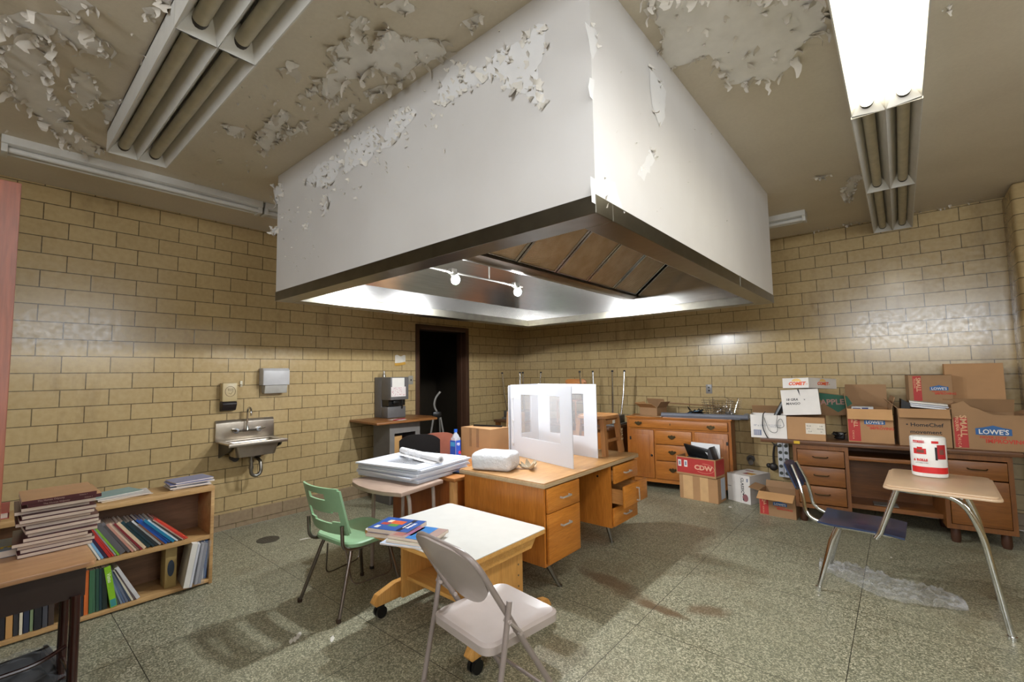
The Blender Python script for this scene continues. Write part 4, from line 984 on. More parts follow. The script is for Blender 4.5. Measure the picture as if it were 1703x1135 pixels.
book('book', 'book with a coral reef cover on the white table', 'book', trs(2.82, -4.425, tz+.021)@rotz(R(-72)), .20, .27, .016, flat((168, 140, 130), .3), art=coral_art, group='books on the white table')

# plastic-wrapped trays on the floor under the left desk
BAGF = clear_mat('black_bag_film', .05, .07, (.86, .88, .9, 1))
for k, (nm, x, y, z, rgb) in enumerate((('lower black tray of blue folders in clear wrap on the floor under the student desk', 2.18, -6.02, .0, (46, 92, 136)), ('upper black tray in clear wrap stacked on another under the student desk', 2.14, -6.04, .135, (60, 84, 110)))):
    o = thing('storage_tray', nm, 'tray', (x, y, z), R(4+3*k)); m = MB(mat=M_BLACK)
    m.box(-.20, .20, -.27, .20, 0, .006); 
    for bx in ((-.20, -.19, -.27, .20), (.19, .20, -.27, .20), (-.19, .19, -.27, -.26), (-.19, .19, .19, .20)): m.box(*bx, .006, .075)
    m.box(-.215, .215, -.285, -.27, .07, .078); m.box(.20, .215, -.27, .20, .07, .078); m.box(-.215, .215, .20, .215, .07, .078); m.build('tray', o)
    m = MB(mat=flat((rgb[0]//2, rgb[1]//2, rgb[2]//2), .4)).box(-.17, .08, -.22, .02, .008, .06); m.m(M_PAPER).box(.02, .15, -.2, -.1, .061, .07); m.build('folders', o)
    m = MB(mat=BAGF); m.grid(lambda u, v: (-.22+.44*u, -.29+.51*v, .088+.034*noise.noise(Vector((u*5, v*6, k)))+.016*noise.noise(Vector((u*14, v*16, k)))), 26, 26)
    m.grid(lambda u, v: (.219+.012*noise.noise(Vector((u*9, v*4, 3+k))), -.28+.5*u, .004+.085*v), 26, 8); m.build('film', o)

# ------------------------------------------------------------------ tall laminate cabinet at the left edge
cb = thing('tall_cabinet', 'tall red-brown laminate cabinet cut off by the left edge of the photo', 'cabinet', (3.22, -6.52, 0)); W = inv(cb)
m = MB(W, CAB).box(3.38, 3.40, -6.97, -6.07, 0, 1.985, b=.002); m.build('side_panel', cb)
m = MB(W, CAB).box(3.04, 3.06, -6.97, -6.07, 0, 1.985, b=.002); m.build('side_panel', cb)
MB(W, CAB).box(3.06, 3.38, -6.97, -6.09, 1.965, 1.985).box(3.06, 3.38, -6.97, -6.95, .06, 1.965).box(3.06, 3.38, -6.95, -6.09, .06, .08).build('carcass', cb)
for x0, x1 in ((3.062, 3.218), (3.222, 3.378)):
    d_ = MB(W, CAB).box(x0, x1, -6.09, -6.072, .08, 1.962).build('door', cb)

# ------------------------------------------------------------------ on the left wall
sk = thing('wall_sink', 'small stainless steel hand sink hung on the left tiled wall', 'sink', (.18, -4.35, .72)); W = inv(sk)
SS = metal('sink_steel', (196, 186, 172), .36, bump=.02)
m = MB(W, SS); m.prism([(0.001, .86), (.03, .86), (.03, 1.035), (.012, 1.062), (.001, 1.062)], 'y', -4.62, -4.085, b=.002); m.build('backsplash', sk)
m = MB(W, SS)
for b_ in ((.03, .38, -4.615, -4.555), (.03, .38, -4.145, -4.09), (.03, .085, -4.555, -4.145), (.33, .38, -4.555, -4.145)): m.box(*b_, .852, .866, b=.003)
m.box(.372, .385, -4.615, -4.09, .835, .868, b=.005); m.build('rim', sk)
m = MB(W, SS); t = bmesh.new(); a_, b_ = rrect(.075, .34, -4.56, -4.14, .04), rrect(.10, .325, -4.53, -4.17, .05)
ra = [t.verts.new((x, y, .853)) for x, y in a_]; rb = [t.verts.new((x, y, .725)) for x, y in b_]; n = len(ra)
for i in range(n): t.faces.new((ra[i], ra[(i+1) % n], rb[(i+1) % n], rb[i]))
t.faces.new(rb[::-1]); m.take(t); m.build('bowl', sk)
m = MB(W, M_CHROME)
for y in (-4.46, -4.25): m.cyl((.03, y, .955), (.075, y, .955), .02); m.cyl((.075, y, .955), (.095, y, .955), .026); m.tube([(.09, y, .957), (.115, y+(.05 if y > -4.3 else -.05), .972)], [.012, .009]); 
m.tube([(.065, -4.46, .95), (.065, -4.25, .95)], .013); m.build('tap_body', sk)
m = MB(W, M_CHROME).tube([(.065, -4.355, .955), (.065, -4.355, 1.13)]+arc((.115, -4.355, 1.13), .05, 180, 0, 9)[0:]+[(.165, -4.355, 1.10)], .0095, 10); m.lathe([(.022, 0), (.016, .02), (.011, .035)], (.065, -4.355, .958)); m.build('spout', sk)
m = MB(W, M_STEEL2).cyl((.21, -4.36, .726), (.21, -4.36, .70), .028); m.tube([(.21, -4.36, .71), (.21, -4.36, .58)]+[(.21, -4.36+.045-.045*math.cos(R(a)), .56-.045*math.sin(R(a))) for a in range(0, 181, 20)]+[(.21, -4.27, .60), (.19, -4.27, .65), (.12, -4.27, .665), (.0, -4.27, .665)], .0165, 10)
for z in (.66, .60): m.cyl((.21, -4.36, z-.012), (.21, -4.36, z+.012), .022)
m.build('trap', sk)
for y in (-4.46, -4.26):
    m = MB(W, flat((58, 52, 48), .5)); m.cyl((.0, y, .69), (.05, y, .69), .03); m.cyl((.06, y, .69), (.09, y, .69), .035); m.build('valve', sk)
for y in (-4.575, -4.125): MB(W, flat((54, 48, 42), .4)).prism([(.002, .85), (.34, .85), (.30, .80), (.002, .70)], 'y', y-.008, y+.008).build('bracket', sk)
sp = thing('soap_dispenser', 'beige soap dispenser with a hand symbol above the sink', 'soap dispenser', (.05, -4.52, 1.15)); W = inv(sp)
m = MB(W, flat((188, 168, 124), .4)).box(.001, .085, -4.588, -4.455, 1.245, 1.43, b=.012); m.m(flat((112, 92, 62), .5)); m.tube([(.0865, -4.52+.045*math.cos(a*.4488), 1.345+.05*math.sin(a*.4488)) for a in range(14)], .0022, 5, closed=True)
for k in range(4): m.tube([(.0865, -4.535+.012*k, 1.35), (.0865, -4.54+.014*k, 1.375)], .002, 5)
m.tube([(.0865, -4.535, 1.33), (.0865, -4.515, 1.318), (.0865, -4.498, 1.345)], .002, 5); m.build('cover', sp)
MB(W, flat((36, 30, 30), .35)).prism([(.001, 1.245), (.08, 1.245), (.092, 1.22), (.06, 1.16), (.001, 1.15)], 'y', -4.585, -4.458, b=.004).build('push_bar', sp)
m = MB(mat=flat((206, 196, 170), .5)).box(0, .012, -.012, .012, -.03, .03, b=.004).cyl((0, 0, .0), (.02, 0, -.012), .007); solo(m, 'wall_hook', 'small white hook on the tiles between the two dispensers', 'hook', (.001, -4.40, 1.415))
td = thing('towel_dispenser', 'white metal paper towel dispenser on the left wall', 'towel dispenser', (.06, -4.10, 1.31)); W = inv(td)
m = MB(W, flat((190, 188, 188), .4)).prism([(.001, 1.395), (.115, 1.395), (.115, 1.545), (.09, 1.572), (.001, 1.572)], 'y', -4.23, -3.965, b=.006); m.build('cover', td)
MB(W, flat((168, 164, 156), .4)).prism([(.001, 1.32), (.085, 1.31), (.10, 1.395), (.001, 1.395)], 'y', -4.205, -3.98, b=.003).build('tray', td)
m = MB(mat=flat((214, 208, 196), .7)).grid(lambda u, v: (.004+.004*math.sin(u*5), -.085+.17*u+.0*v, -.08+.10*v+.01*math.sin(u*9)*v), 8, 4, th=.001); m.m(flat((196, 150, 60), .6)).grid(lambda u, v: (.008+.012*(1-v), -.095+.17*u, -.115+.035*v+.02*u*u), 8, 2, th=.001)
solo(m, 'paper_notice', 'torn paper notice taped to the tiles left of the dark doorway', 'notice', (.001, -2.47, 1.72))
def switch_plate(label, loc, rz, cat='switch', hol=1, rgb=(150, 146, 136)):
    o = thing('wall_plate', label, cat, loc, rz); MB(mat=flat(rgb, .35)).box(0, .006, -.038, .038, -.058, .058, b=.002).build('plate', o)
    m = MB(mat=M_DARK)
    if hol == 1: m.box(.006, .014, -.005, .005, -.012, .012)
    else:
        for z in (-.02, .02): m.box(.0055, .0068, -.011, .011, z-.011, z+.011)
    m.build('switch_lever' if hol == 1 else 'socket', o)
switch_plate('grey switch plate between the drink machine and the dark doorway', (.0, -2.30, 1.41), 0)
switch_plate('pale plate on the left wall beside the tall cabinet', (.0, -6.03, 1.42), 0, rgb=(206, 196, 170))
switch_plate('grey socket plate on the back wall above the sideboard', (3.20, -.0, 1.237), R(-90), 'socket', 2, (128, 124, 122))
m = MB(mat=flat((84, 80, 76), .4)).cyl((0, 0, 0), (0, -.02, 0), .045).cyl((0, -.02, 0), (.02, -.10, -.02), .022).cyl((.018, -.10, -.02), (.026, -.13, -.026), .028)
solo(m, 'wall_pipe', 'grey capped pipe stub sticking out low on the back wall', 'pipe', (3.65, 0, .40))
m = MB(mat=flat((140, 136, 130), .4)).cyl((0, 0, 0), (0, -.012, 0), .04); m.cyl((0, -.012, 0), (0, -.016, 0), .028)
solo(m, 'wall_socket', 'round grey socket on the back wall left of the white carton', 'socket', (3.63, 0, .905))

# drink machine, its counter and stand
sn = thing('counter_stand', 'grey metal stand with a wooden counter top by the left wall', 'counter', (.42, -2.85, 0)); W = inv(sn)
GREYM = flat((98, 96, 96), .4); COUNT = wood('counter_wood', (120, 76, 38), (152, 100, 54), .4, 'y')
m = MB(W, COUNT).prism([(.004, -3.20), (.66, -3.25), (.70, -2.42), (.45, -2.30), (.004, -2.34)], 'z', .925, .95, b=.004); m.build('counter_top', sn)
m = MB(W, GREYM); m.box(.25, .575, -3.03, -3.01, 0, .925); m.box(.25, .575, -2.62, -2.60, 0, .925); m.box(.25, .27, -3.01, -2.62, 0, .925); m.box(.27, .575, -3.01, -2.62, 0, .12); m.build('cabinet', sn)
m = MB(W, flat((122, 118, 114), .4)); m.box(.575, .585, -3.03, -2.965, 0, .925); m.box(.575, .585, -2.665, -2.60, 0, .925); m.box(.575, .585, -2.965, -2.665, .80, .925); m.box(.575, .585, -2.965, -2.665, 0, .12); m.build('face_frame', sn)
MB(W, GREYM).box(.27, .574, -3.01, -2.62, .45, .46).build('shelf', sn)
for k, (y0, z0, h, rgb) in enumerate(((-2.95, .461, .30, (196, 150, 92)), (-2.80, .461, .26, (168, 104, 62)))):
    m = MB(mat=card_mat('box_in_stand', rgb)).box(-.1, .1, 0, .12, 0, h, b=.002); solo(m, 'carton', ['tan carton inside the grey stand, left one', 'red-brown carton inside the grey stand, right one'][k], 'carton', (.44, y0, z0))
dm = thing('drink_machine', 'dark grey drink machine with taped notices on the wooden counter', 'drink machine', (.18, -2.73, .952)); W = inv(dm)
m = MB(W, GREYM); m.box(.01, .16, -2.865, -2.60, .952, 1.455, b=.006); m.box(.16, .36, -2.865, -2.60, 1.175, 1.455, b=.006); m.box(.16, .30, -2.865, -2.60, .952, 1.09, b=.006); m.build('body', dm)
MB(W, M_BLACK).box(.16, .30, -2.855, -2.61, 1.10, 1.174).build('dispensing_bay', dm)
m = MB(W, M_BLACK).cyl((.30, -2.66, 1.175), (.30, -2.66, 1.13), .012); m.box(.295, .31, -2.67, -2.65, 1.06, 1.13); m.box(.26, .33, -2.80, -2.72, 1.12, 1.165, b=.01); m.build('spout', dm)
m = MB(W, M_PAPER).box(.3605, .3615, -2.845, -2.665, 1.33, 1.445); m.build('notice', dm)
m = MB(W, flat((226, 216, 212), .7)).box(.362, .363, -2.86, -2.645, 1.215, 1.335); m.m(flat((188, 92, 108), .6))
rnd = random.Random(9)
for k in range(40): yy, zz = rnd.uniform(-2.85, -2.66), rnd.uniform(1.225, 1.325); m.box(.363, .3634, yy, yy+.008, zz, zz+.005)
m.build('notice', dm)
m = MB(W, M_STEEL2).lathe([(.02, 0), (.02, .03), (.012, .045), (.012, .08)], (.12, -2.80, 1.455)); m.build('knob', dm)
m = MB(mat=M_PAPER).box(-.09, .09, -.06, .06, 0, .002); m.m(flat((160, 40, 60), .5)).box(.02, .05, -.1, .08, .003, .012, b=.003); solo(m, 'papers', 'papers and a red pen lying on the wooden counter', 'papers', (.52, -2.88, .9505), R(12))

# black and salmon chairs beyond the flat stack
def shell_chair(label, loc, rz, mat, h):
    o = thing('plastic_chair', label, 'chair', loc, rz)
    m = MB(mat=mat)
    m.grid(lambda u, v: (-.215+.43*u, -.20+.06*math.sin(math.pi*u)*-.5-.05*v, h-.30+.30*v*(1-.22*abs(2*u-1)**3.2)), 16, 8, th=-.008); m.build('backrest', o)
    m = MB(mat=mat).grid(lambda u, v: (-.21+.42*u, -.19+.40*v, .44-.015*math.sin(math.pi*u)-.03*max(0, v-.8)), 12, 8, th=.008); m.build('seat', o)
    for sx in (-1, 1):
        MB(mat=M_GREYTUBE).tube(fillet([(sx*.18, -.235, h-.2), (sx*.18, -.215, .41), (sx*.17, .1, .41)], .04), .011).build('back_upright', o)
        for y0, y1 in ((-.15, -.24), (.12, .2)): MB(mat=M_GREYTUBE).tube([(sx*.15, y0, .42), (sx*.21, y1, 0)], .011).build('leg', o)
shell_chair('black chair whose back shows between the flat stack and the grey stand', (.93, -2.87, 0), R(52), flat((36, 34, 34), .4), .845)
shell_chair('salmon pink chair half hidden behind the black chair', (.63, -2.39, 0), R(58), flat((186, 112, 92), .4), .79)

# things on the low desk
bt = thing('water_bottle', 'clear water bottle with blue cap and label on the low brown desk', 'bottle', (1.80, -3.12, .681))
m = MB(mat=clear_mat('bottle_plastic', .05, .35, (.86, .92, 1, 1))).prism(rrect(-.036, .036, -.036, .036, .014), 'z', 0, .19, b=.003); m.lathe([(.036, .19), (.030, .21), (.014, .232), (.013, .245)]); m.build('bottle', bt)
MB(mat=flat((30, 92, 196), .35)).cyl((0, 0, .24), (0, 0, .268), .0165).build('cap', bt)
m = MB(mat=flat((40, 84, 190), .4)).box(-.0372, .0372, -.0378, -.0368, .02, .165); m.m(flat((70, 160, 214), .4)).box(-.03, .03, -.0382, -.0378, .11, .15); m.m(flat((40, 84, 190), .4)).box(.0368, .0376, -.03, .03, .02, .165)
m.m(M_WHITE).text('FIJI', .03, plane((.0378, .0, .13), (0, 1, 0), (0, 0, 1)), bold=.001); m.m(flat((214, 50, 96), .4)).cyl((.0372, .016, .05), (.0384, .016, .05), .016); m.build('label_sleeve', bt, smooth=False)
kp = thing('keypad_device', 'flat grey device with a printed top leaning on the low brown desk', 'device', (1.72, -3.40, .681), R(38))
MB(mat=flat((168, 172, 160), .4)).prism([(-.09, 0), (.09, 0), (.09, .03), (-.09, .065)], 'x', -.13, .13, b=.004).build('body', kp)
m = MB(mat=flat((120, 124, 112), .5))
for i in range(9): m.box(-.11+.024*i, -.095+.024*i, -.05, .05, .044, .0505)
m.build('buttons', kp)
m = MB(mat=M_BLACK).box(-.07, .07, -.04, .04, 0, .012, b=.003); m.m(flat((70, 96, 150), .3)).box(-.05, .05, -.03, .03, .012, .013); solo(m, 'flat_device', 'small black flat device beside the wrapped pack on the low brown desk', 'device', (2.36, -3.56, .681), R(20))
def carton(label, loc, rz, w, d, h, mat=None, flaps=(), deco=None, lid=None, cat='cardboard box', grp=None, rot=None, inner=None):
    """open carton: origin bottom centre, front = -y; flaps = (side, angle from vertical-up outward in degrees, length)"""
    o = thing('cardboard_box', label, cat, loc, rz, grp)
    if rot: o.rotation_euler = rot
    mat = mat or CARD; t_ = .004; x, y = w/2, d/2
    m = MB(mat=mat); m.box(-x, x, -y, y, 0, t_); m.box(-x, x, -y, -y+t_, t_, h); m.box(-x, x, y-t_, y, t_, h); m.box(-x, -x+t_, -y+t_, y-t_, t_, h); m.box(x-t_, x, -y+t_, y-t_, t_, h)
    if lid: m.box(-x, x, -y, -.001, h-t_, h); m.box(-x, x, .001, y, h-t_, h)
    m.build('carton_body', o, smooth=False)
    for fl in flaps:
        side, ang, L = fl[:3]; fm = fl[3] if len(fl) > 3 else CARDL; a = R(ang)
        F = {'front': plane((0, -y, h), (1, 0, 0), (0, -math.sin(a), math.cos(a))), 'back': plane((0, y-t_, h), (1, 0, 0), (0, math.sin(a), math.cos(a))),
             'left': plane((-x, 0, h), (0, -1, 0), (-math.sin(a), 0, math.cos(a))), 'right': plane((x-t_, 0, h), (0, 1, 0), (math.sin(a), 0, math.cos(a)))}[side]
        ww = w if side in ('front', 'back') else d
        MB(F, fm).box(-ww/2+.003, ww/2-.003, .001, L, -.004, 0).build('flap', o, smooth=False)
    if deco:
        m = MB(); deco(m, w, d, h); m.build('print', o, smooth=False)
    return o
FR = lambda w, d, h, u, v: plane((-w/2+u*w, -d/2-.0006, v*h), (1, 0, 0), (0, 0, 1))      # on the front face
def tape_deco(xs):
    def f(m, w, d, h):
        m.m(TAPE)
        for x0, x1 in xs: m.box(-w/2+x0*w, -w/2+x1*w, -d/2-.0008, -d/2, h*.35, h)
    return f
carton('taped brown carton on the low desk left of the standing shields', (1.955, -2.87, .681), R(-3), .42, .26, .275, CARD, deco=tape_deco([(.29, .37), (.53, .62)]), lid=True)
m = MB(mat=M_BLACK).box(-.16, .16, -.012, .012, 0, .016, b=.004); solo(m, 'black_bar', 'black bar lying on top of the taped brown carton', 'bar', (1.96, -2.84, .957), R(14))
m = MB(mat=CARD2).prism([(-.10, 0), (.14, 0), (.14, .42), (-.06, .42)], 'y', 0, .05); m.m(flat((206, 204, 200), .6)).prism([(-.06, .18), (.1, .18), (.1, .33), (-.035, .33)], 'y', -.0006, 0)
solo(m, 'folded_carton', 'flattened carton with a white label standing behind the taped carton', 'cardboard', (2.16, -2.715, .681), R(-6))
# folding stands in the dark doorway
M_ALU = flat((150, 146, 140), .35)
def stand(label, loc, rz):
    o = thing('folding_stand', label, 'folding stand', loc, rz)
    for sx in (-1, 1):
        MB(mat=M_ALU).tube([(sx*.20, -.04, 0), (sx*.05, -.02, .86)], .014).build('leg', o); MB(mat=M_ALU).tube([(sx*.13, .26, 0), (sx*.045, 0, .84)], .013).build('leg', o)
    MB(mat=M_ALU).tube([(-.125, -.03, .47), (.125, -.03, .47)], .012).build('crossbar', o)
    m = MB(mat=M_BLACK).box(-.07, .07, -.05, .03, .84, .93, b=.02); m.build('joint', o)
    MB(mat=M_ALU).tube(fillet([(0, -.02, .92), (-.05, -.03, 1.02), (-.02, -.03, 1.14), (.05, -.02, 1.22)], .08), .015).build('handle', o)
stand('folding aluminium stand with a curved handle in the dark doorway', (-.22, -1.66, 0), R(62))
m = MB(mat=M_ALU).tube([(0, -.3, .86), (0, .3, .86)], .02); 
for y in (-.28, .28):
    m.tube([(-.02, y, .86), (-.16, y, 0)], .012); m.tube([(.02, y, .86), (.16, y, 0)], .012)
solo(m, 'trestle', 'grey trestle in the dark passage left of the folding stand', 'trestle', (-.80, -2.15, 0), R(10))

# ------------------------------------------------------------------ brown work table behind, with upturned desks and a wooden chair on it
tb = thing('work_table', 'brown wooden work table by the back wall under the upturned desks', 'table', (1.3, -.62, 0)); W = inv(tb)
m = MB(W, BTOP).box(.28, 2.26, -.95, -.32, .74, .775, b=.004); m.build('tabletop', tb)
m = MB(W, BROWN_Z); m.box(1.62, 2.22, -.90, -.36, .06, .74); m.build('cupboard', tb)
d_ = MB(W, PINE_Z).box(1.66, 1.92, -.918, -.90, .12, .70, b=.006).build('door', tb); d2 = MB(W, PINE_Z).box(1.94, 2.18, -.918, -.90, .12, .70, b=.006).build('door', tb)
for dd, x in ((d_, 1.89), (d2, 1.97)): MB(W, M_DARK).sphere((x, -.925, .45), .013).build('knob', dd)
for x, y in ((.33, -.9), (.33, -.37)): MB(W, BROWN_Z).box(x-.03, x+.03, y-.03, y+.03, 0, .74).build('leg', tb)
def upturned(label, loc, rz):
    o = thing('upturned_desk', label, 'student desk', loc, rz)
    MB(mat=flat((112, 108, 104), .4)).prism(rrect(-.26, .26, -.21, .21, .03), 'z', 0, .02, b=.003).build('desktop', o)
    m = MB(mat=flat((84, 82, 80), .4)).box(-.23, .23, -.18, .18, .02, .12, b=.006); m.build('book_box', o)
    for sx in (-1, 1):
        for sy in (-1, 1):
            m = MB(mat=M_CHROME).tube([(sx*.2, sy*.13, .12), (sx*.225, sy*.17, .40), (sx*.24, sy*.19, .70)], .0125, 10); m.m(M_RUBBER).cyl((sx*.24, sy*.19, .70), (sx*.241, sy*.191, .722), .015); m.build('leg', o)
upturned('upturned student desk with chrome legs in the air, right end of the work table', (1.99, -.60, .776), R(3))
upturned('upturned student desk mostly hidden behind the standing shields', (.58, -.62, .776), R(-8))
wc = thing('wooden_chair', 'small wooden chair on the work table, only its curved top rail showing', 'chair', (1.50, -.64, .776), R(5))
MB(mat=STOOLW).prism(rrect(-.17, .17, -.16, .16, .04), 'z', .30, .322, b=.003).build('seat', wc)
MB(mat=wood('orange_wood', (178, 108, 52), (206, 138, 76), .4, 'x')).prism([(-.17, .50), (.17, .50), (.17, .58), (.13, .607), (-.13, .607), (-.17, .58)], 'y', .15, .17, b=.004).build('top_rail', wc)
for sx in (-1, 1):
    for sy in (-1, 1): MB(mat=STOOLW).tube([(sx*.145, sy*.135, 0), (sx*.145, sy*.14, .30 if sy < 0 else .56)], .013).build('leg', wc)

# ------------------------------------------------------------------ sideboard
sb = thing('sideboard', 'pine sideboard with brass drop pulls against the back wall', 'sideboard', (2.33, -.59, 0), R(8))
Wd, Dp, Ht = 1.235, .365, .90
m = MB(mat=PINE).box(-.012, Wd+.012, -.012, Dp, Ht-.02, Ht, b=.004); m.build('top', sb)
m = MB(mat=PINE_Z); m.box(0, Wd, .02, Dp-.01, .085, Ht-.02); m.box(0, .03, 0, .02, .085, Ht-.02); m.box(Wd-.03, Wd, 0, .02, .085, Ht-.02); m.build('carcass', sb)
m = MB(mat=PINE)
for z0, z1 in ((.085, .13), (.735, .755), (.865, .885)): m.box(.03, Wd-.03, .0, .02, z0, z1)
m.box(.345, .365, .0, .02, .13, .735); m.box(.80, .83, 0, .02, .13, .735); m.build('face_frame', sb)
BRASS = metal('old_brass', (92, 78, 54), .45)
def batwing(par, x, z):
    m = MB(mat=BRASS); t = [(-.05, .0), (-.035, .022), (-.02, .014), (0, .026), (.02, .014), (.035, .022), (.05, 0), (.03, -.012), (0, -.03), (-.03, -.012)]
    m.prism([(x+u, z+v) for u, v in t], 'y', -.022, -.019); m.tube([(x-.03, -.022, z+.002)]+[(x-.03*math.cos(R(a)), -.034, z-.022*math.sin(R(a))) for a in range(10, 171, 20)]+[(x+.03, -.022, z+.002)], .003, 6); m.build('drop_pull', par)
dr = MB(mat=PINE).box(.034, Wd-.034, -.018, .0, .758, .862, b=.004).build('drawer', sb); batwing(dr, .155, .815); batwing(dr, Wd-.215, .80)
MB(mat=BRASS).box(.545, .555, -.0195, -.018, .80, .825).build('keyhole', dr)
for z0, z1 in ((.565, .732), (.365, .555), (.135, .355)):
    dr = MB(mat=PINE).box(.368, .797, -.018, 0, z0, z1, b=.004).build('drawer', sb); batwing(dr, .565, (z0+z1)/2+.01)
for x0, x1, kx in ((.034, .342, .315), (.833, Wd-.034, .86)):
    d_ = MB(mat=PINE_Z).box(x0, x1, -.016, 0, .135, .732, b=.004).box(x0+.055, x1-.055, -.022, -.016, .20, .67, b=.008).build('door', sb)
    MB(mat=M_DARK).sphere((kx, -.03, .42), .014).build('knob', d_)
    for z in (.62, .22): MB(mat=M_DARK).box(x0+.002 if x0 < .1 else x1-.022, x0+.022 if x0 < .1 else x1-.002, -.018, -.016, z-.02, z+.02).build('hinge', d_)
for x in (.03, Wd-.03):
    for y in (.04, Dp-.05): MB(mat=PINE_Z).box(x-.03, x+.03, y-.04, y+.03, 0, .085, b=.004).build('foot', sb)
SBM = Matrix.Translation(sb.location)@rotz(R(8))
def on_sb(x, y, z=.901): return SBM@Vector((x, y, z))
carton('open brown carton lying at the left end of the sideboard top', on_sb(.29, .20), R(-14), .27, .20, .105, CARD2, flaps=(('front', 62, .12), ('back', -25, .12, CARD2), ('right', 40, .10, CARD2), ('left', 55, .1)))
m = MB(mat=flat((110, 112, 122), .5)); m.tube([(0, 0, .028), (.98, .0, .028)], .028, 14); m.box(-.02, .9, -.02, .10, .0, .012, b=.003)
solo(m, 'rolled_mat', 'long grey rolled mat along the front edge of the sideboard top', 'mat', on_sb(.44, .035), R(7))
m = MB(mat=CARD).box(0, .36, 0, .10, 0, .006); solo(m, 'cardboard_strip', 'flat cardboard strip sticking out at the front of the sideboard top', 'cardboard', on_sb(.10, .015), R(-1))
m = MB(mat=flat((150, 150, 176), .4)).box(0, .26, 0, .18, 0, .008, b=.002); m.m(flat((70, 62, 130), .4)).prism([(.07, .008), (.24, .008), (.22, .05), (.16, .04)], 'y', .05, .12); solo(m, 'folders', 'pale folder with a purple one propped on it on the sideboard', 'folders', on_sb(.54, .14), R(12))
m = MB(mat=M_BLACK); rnd = random.Random(12)
for k in range(7):
    pts = [(rnd.uniform(-.09, .09)+.05*math.cos(a*1.3+k), rnd.uniform(-.05, .05)+.04*math.sin(a*1.3+k), .01+abs(rnd.gauss(.035, .025))) for a in range(9)]
    m.tube(fillet(pts, .04, 3), .005, 6)
m.m(flat((96, 130, 160), .4)).tube(fillet([(-.13, -.04, .03), (-.03, .0, .07), (.06, -.02, .08)], .03), .006, 6); solo(m, 'cable_bundle', 'tangle of black cables in the middle of the sideboard top', 'cables', on_sb(.84, .20))
wb = thing('wire_basket', 'heap of crumpled chrome wire basket on the right end of the sideboard', 'wire basket', on_sb(1.10, .20), R(-4)); m = MB(mat=M_CHROME); rnd = random.Random(3)
for k in range(9):
    s_ = k/8; z = .005+.20*s_; f_ = 1+.25*s_; pts = [(x*f_, y*f_+.03*s_, z+.01*math.sin(i)) for i, (x, y) in enumerate(rrect(-.16, .17, -.11, .11, .04, 2))]; m.tube(pts, .0022, 4, closed=True)
for k in range(22):
    a = 6.2832*k/22; x, y = .17*math.cos(a), .115*math.sin(a); m.tube([(x*.9, y*.9, .004), (x*1.2, y*1.2+.03, .205+.03*math.sin(k*1.7))], .0021, 4)
for k in range(12): m.tube([(-.15+.026*k, -.10, .005), (-.15+.026*k, .11, .005)], .0015, 4)
m.build('wire_frame', wb); m = MB(mat=M_CHROME)
for k in range(16):
    a = rnd.uniform(0, 6.28); m.tube(fillet([(rnd.uniform(-.12, .12), rnd.uniform(-.08, .08), rnd.uniform(.02, .16)) for q in range(4)], .03, 3), .0018, 4)
m.tube(fillet([(-.10, .05, .14), (-.16, .07, .24), (.02, .1, .26), (.22, .09, .12)], .06), .002, 4); m.build('loose_wires', wb)
m = MB(mat=metal('crumpled_foil', (150, 146, 142), .45)); t = bmesh.new(); bmesh.ops.create_icosphere(t, subdivisions=4, radius=1)
for v in t.verts:
    d = v.co.normalized(); r_ = .8+.5*noise.noise(d*3)+.3*noise.noise(d*9); v.co = Vector((d.x*r_*.055, d.y*r_*.05, abs(d.z)*r_*.085))
m.take(t); o = m.build('foil_bag', smooth=False); o.location = on_sb(1.20, .16); o['label'] = 'crumpled silver foil bag beside the wire basket'; o['category'] = 'bag'
m = MB(mat=wood('stick', (120, 86, 50), (150, 110, 70), .5, 'x')).tube([(0, 0, .0), (.62, .02, -.03)], .008); solo(m, 'stick', 'thin wooden stick leaning on the wall behind the sideboard clutter', 'stick', on_sb(.42, .33, 1.06), R(6))

# ------------------------------------------------------------------ cartons on the floor in front of the sideboard
def lower_deco(m, w, d, h):
    m.m(flat((206, 166, 118), .5))
    for u0, u1 in ((.10, .36), (.55, .76)): m.box(-w/2+u0*w, -w/2+u1*w, -d/2-.0008, -d/2, .006, h-.004)
    m.m(flat((176, 184, 196), .5)).box(w/2, w/2+.0008, -d*.1, d*.42, h*.1, h*.95)
carton('brown striped carton under the red lettered carton', (3.27, -.63, 0), R(-4), .435, .235, .272, CARD, deco=lower_deco, lid=True)
def cdw(m, w, d, h):
    m.m(RED).box(-w/2+.01, w/2-.012, -d/2-.0008, -d/2, .022, h-.012).box(w/2, w/2+.0008, -d/2+.012, d/2-.01, .022, h-.012)
    for u in (.05, .21): m.m(M_PAPER).box(-w/2+u*w, -w/2+(u+.085)*w, -d/2-.0016, -d/2-.0008, .09, .165); m.m(GREYINK).box(-w/2+(u+.02)*w, -w/2+(u+.065)*w, -d/2-.002, -d/2-.0016, .105, .15)
    m.m(flat((222, 168, 140), .6)).text('CDW', .072, FR(w, d, h, .70, .48)@trs(0, 0, .001), bold=.003, sx=1.15)
    F = FR(w, d, h, .72, .47)@trs(0, 0, .0014); m.tube([F@Vector((.115*math.cos(R(a)), .052*math.sin(R(a)), 0)) for a in range(-130, 100, 12)], .0016, 4)
cw = carton('red carton with pale lettering, full of black equipment stacked on the striped carton', (3.255, -.635, .2735), R(-7), .46, .235, .205, CARD, flaps=(), deco=cdw)
E_ = Matrix.Translation((3.255, -.635, .278))@rotz(R(-7))
for nm, lab, mb_, mt in (
    ('white_board', 'white board standing at the back of the red lettered carton', (-.14, .20, .085, .10, .0, .345), M_WHITE),):
    m = MB(mat=mt).box(*mb_, b=.003); o = m.build(nm); o.matrix_basis = E_; o['label'] = lab; o['category'] = 'board'
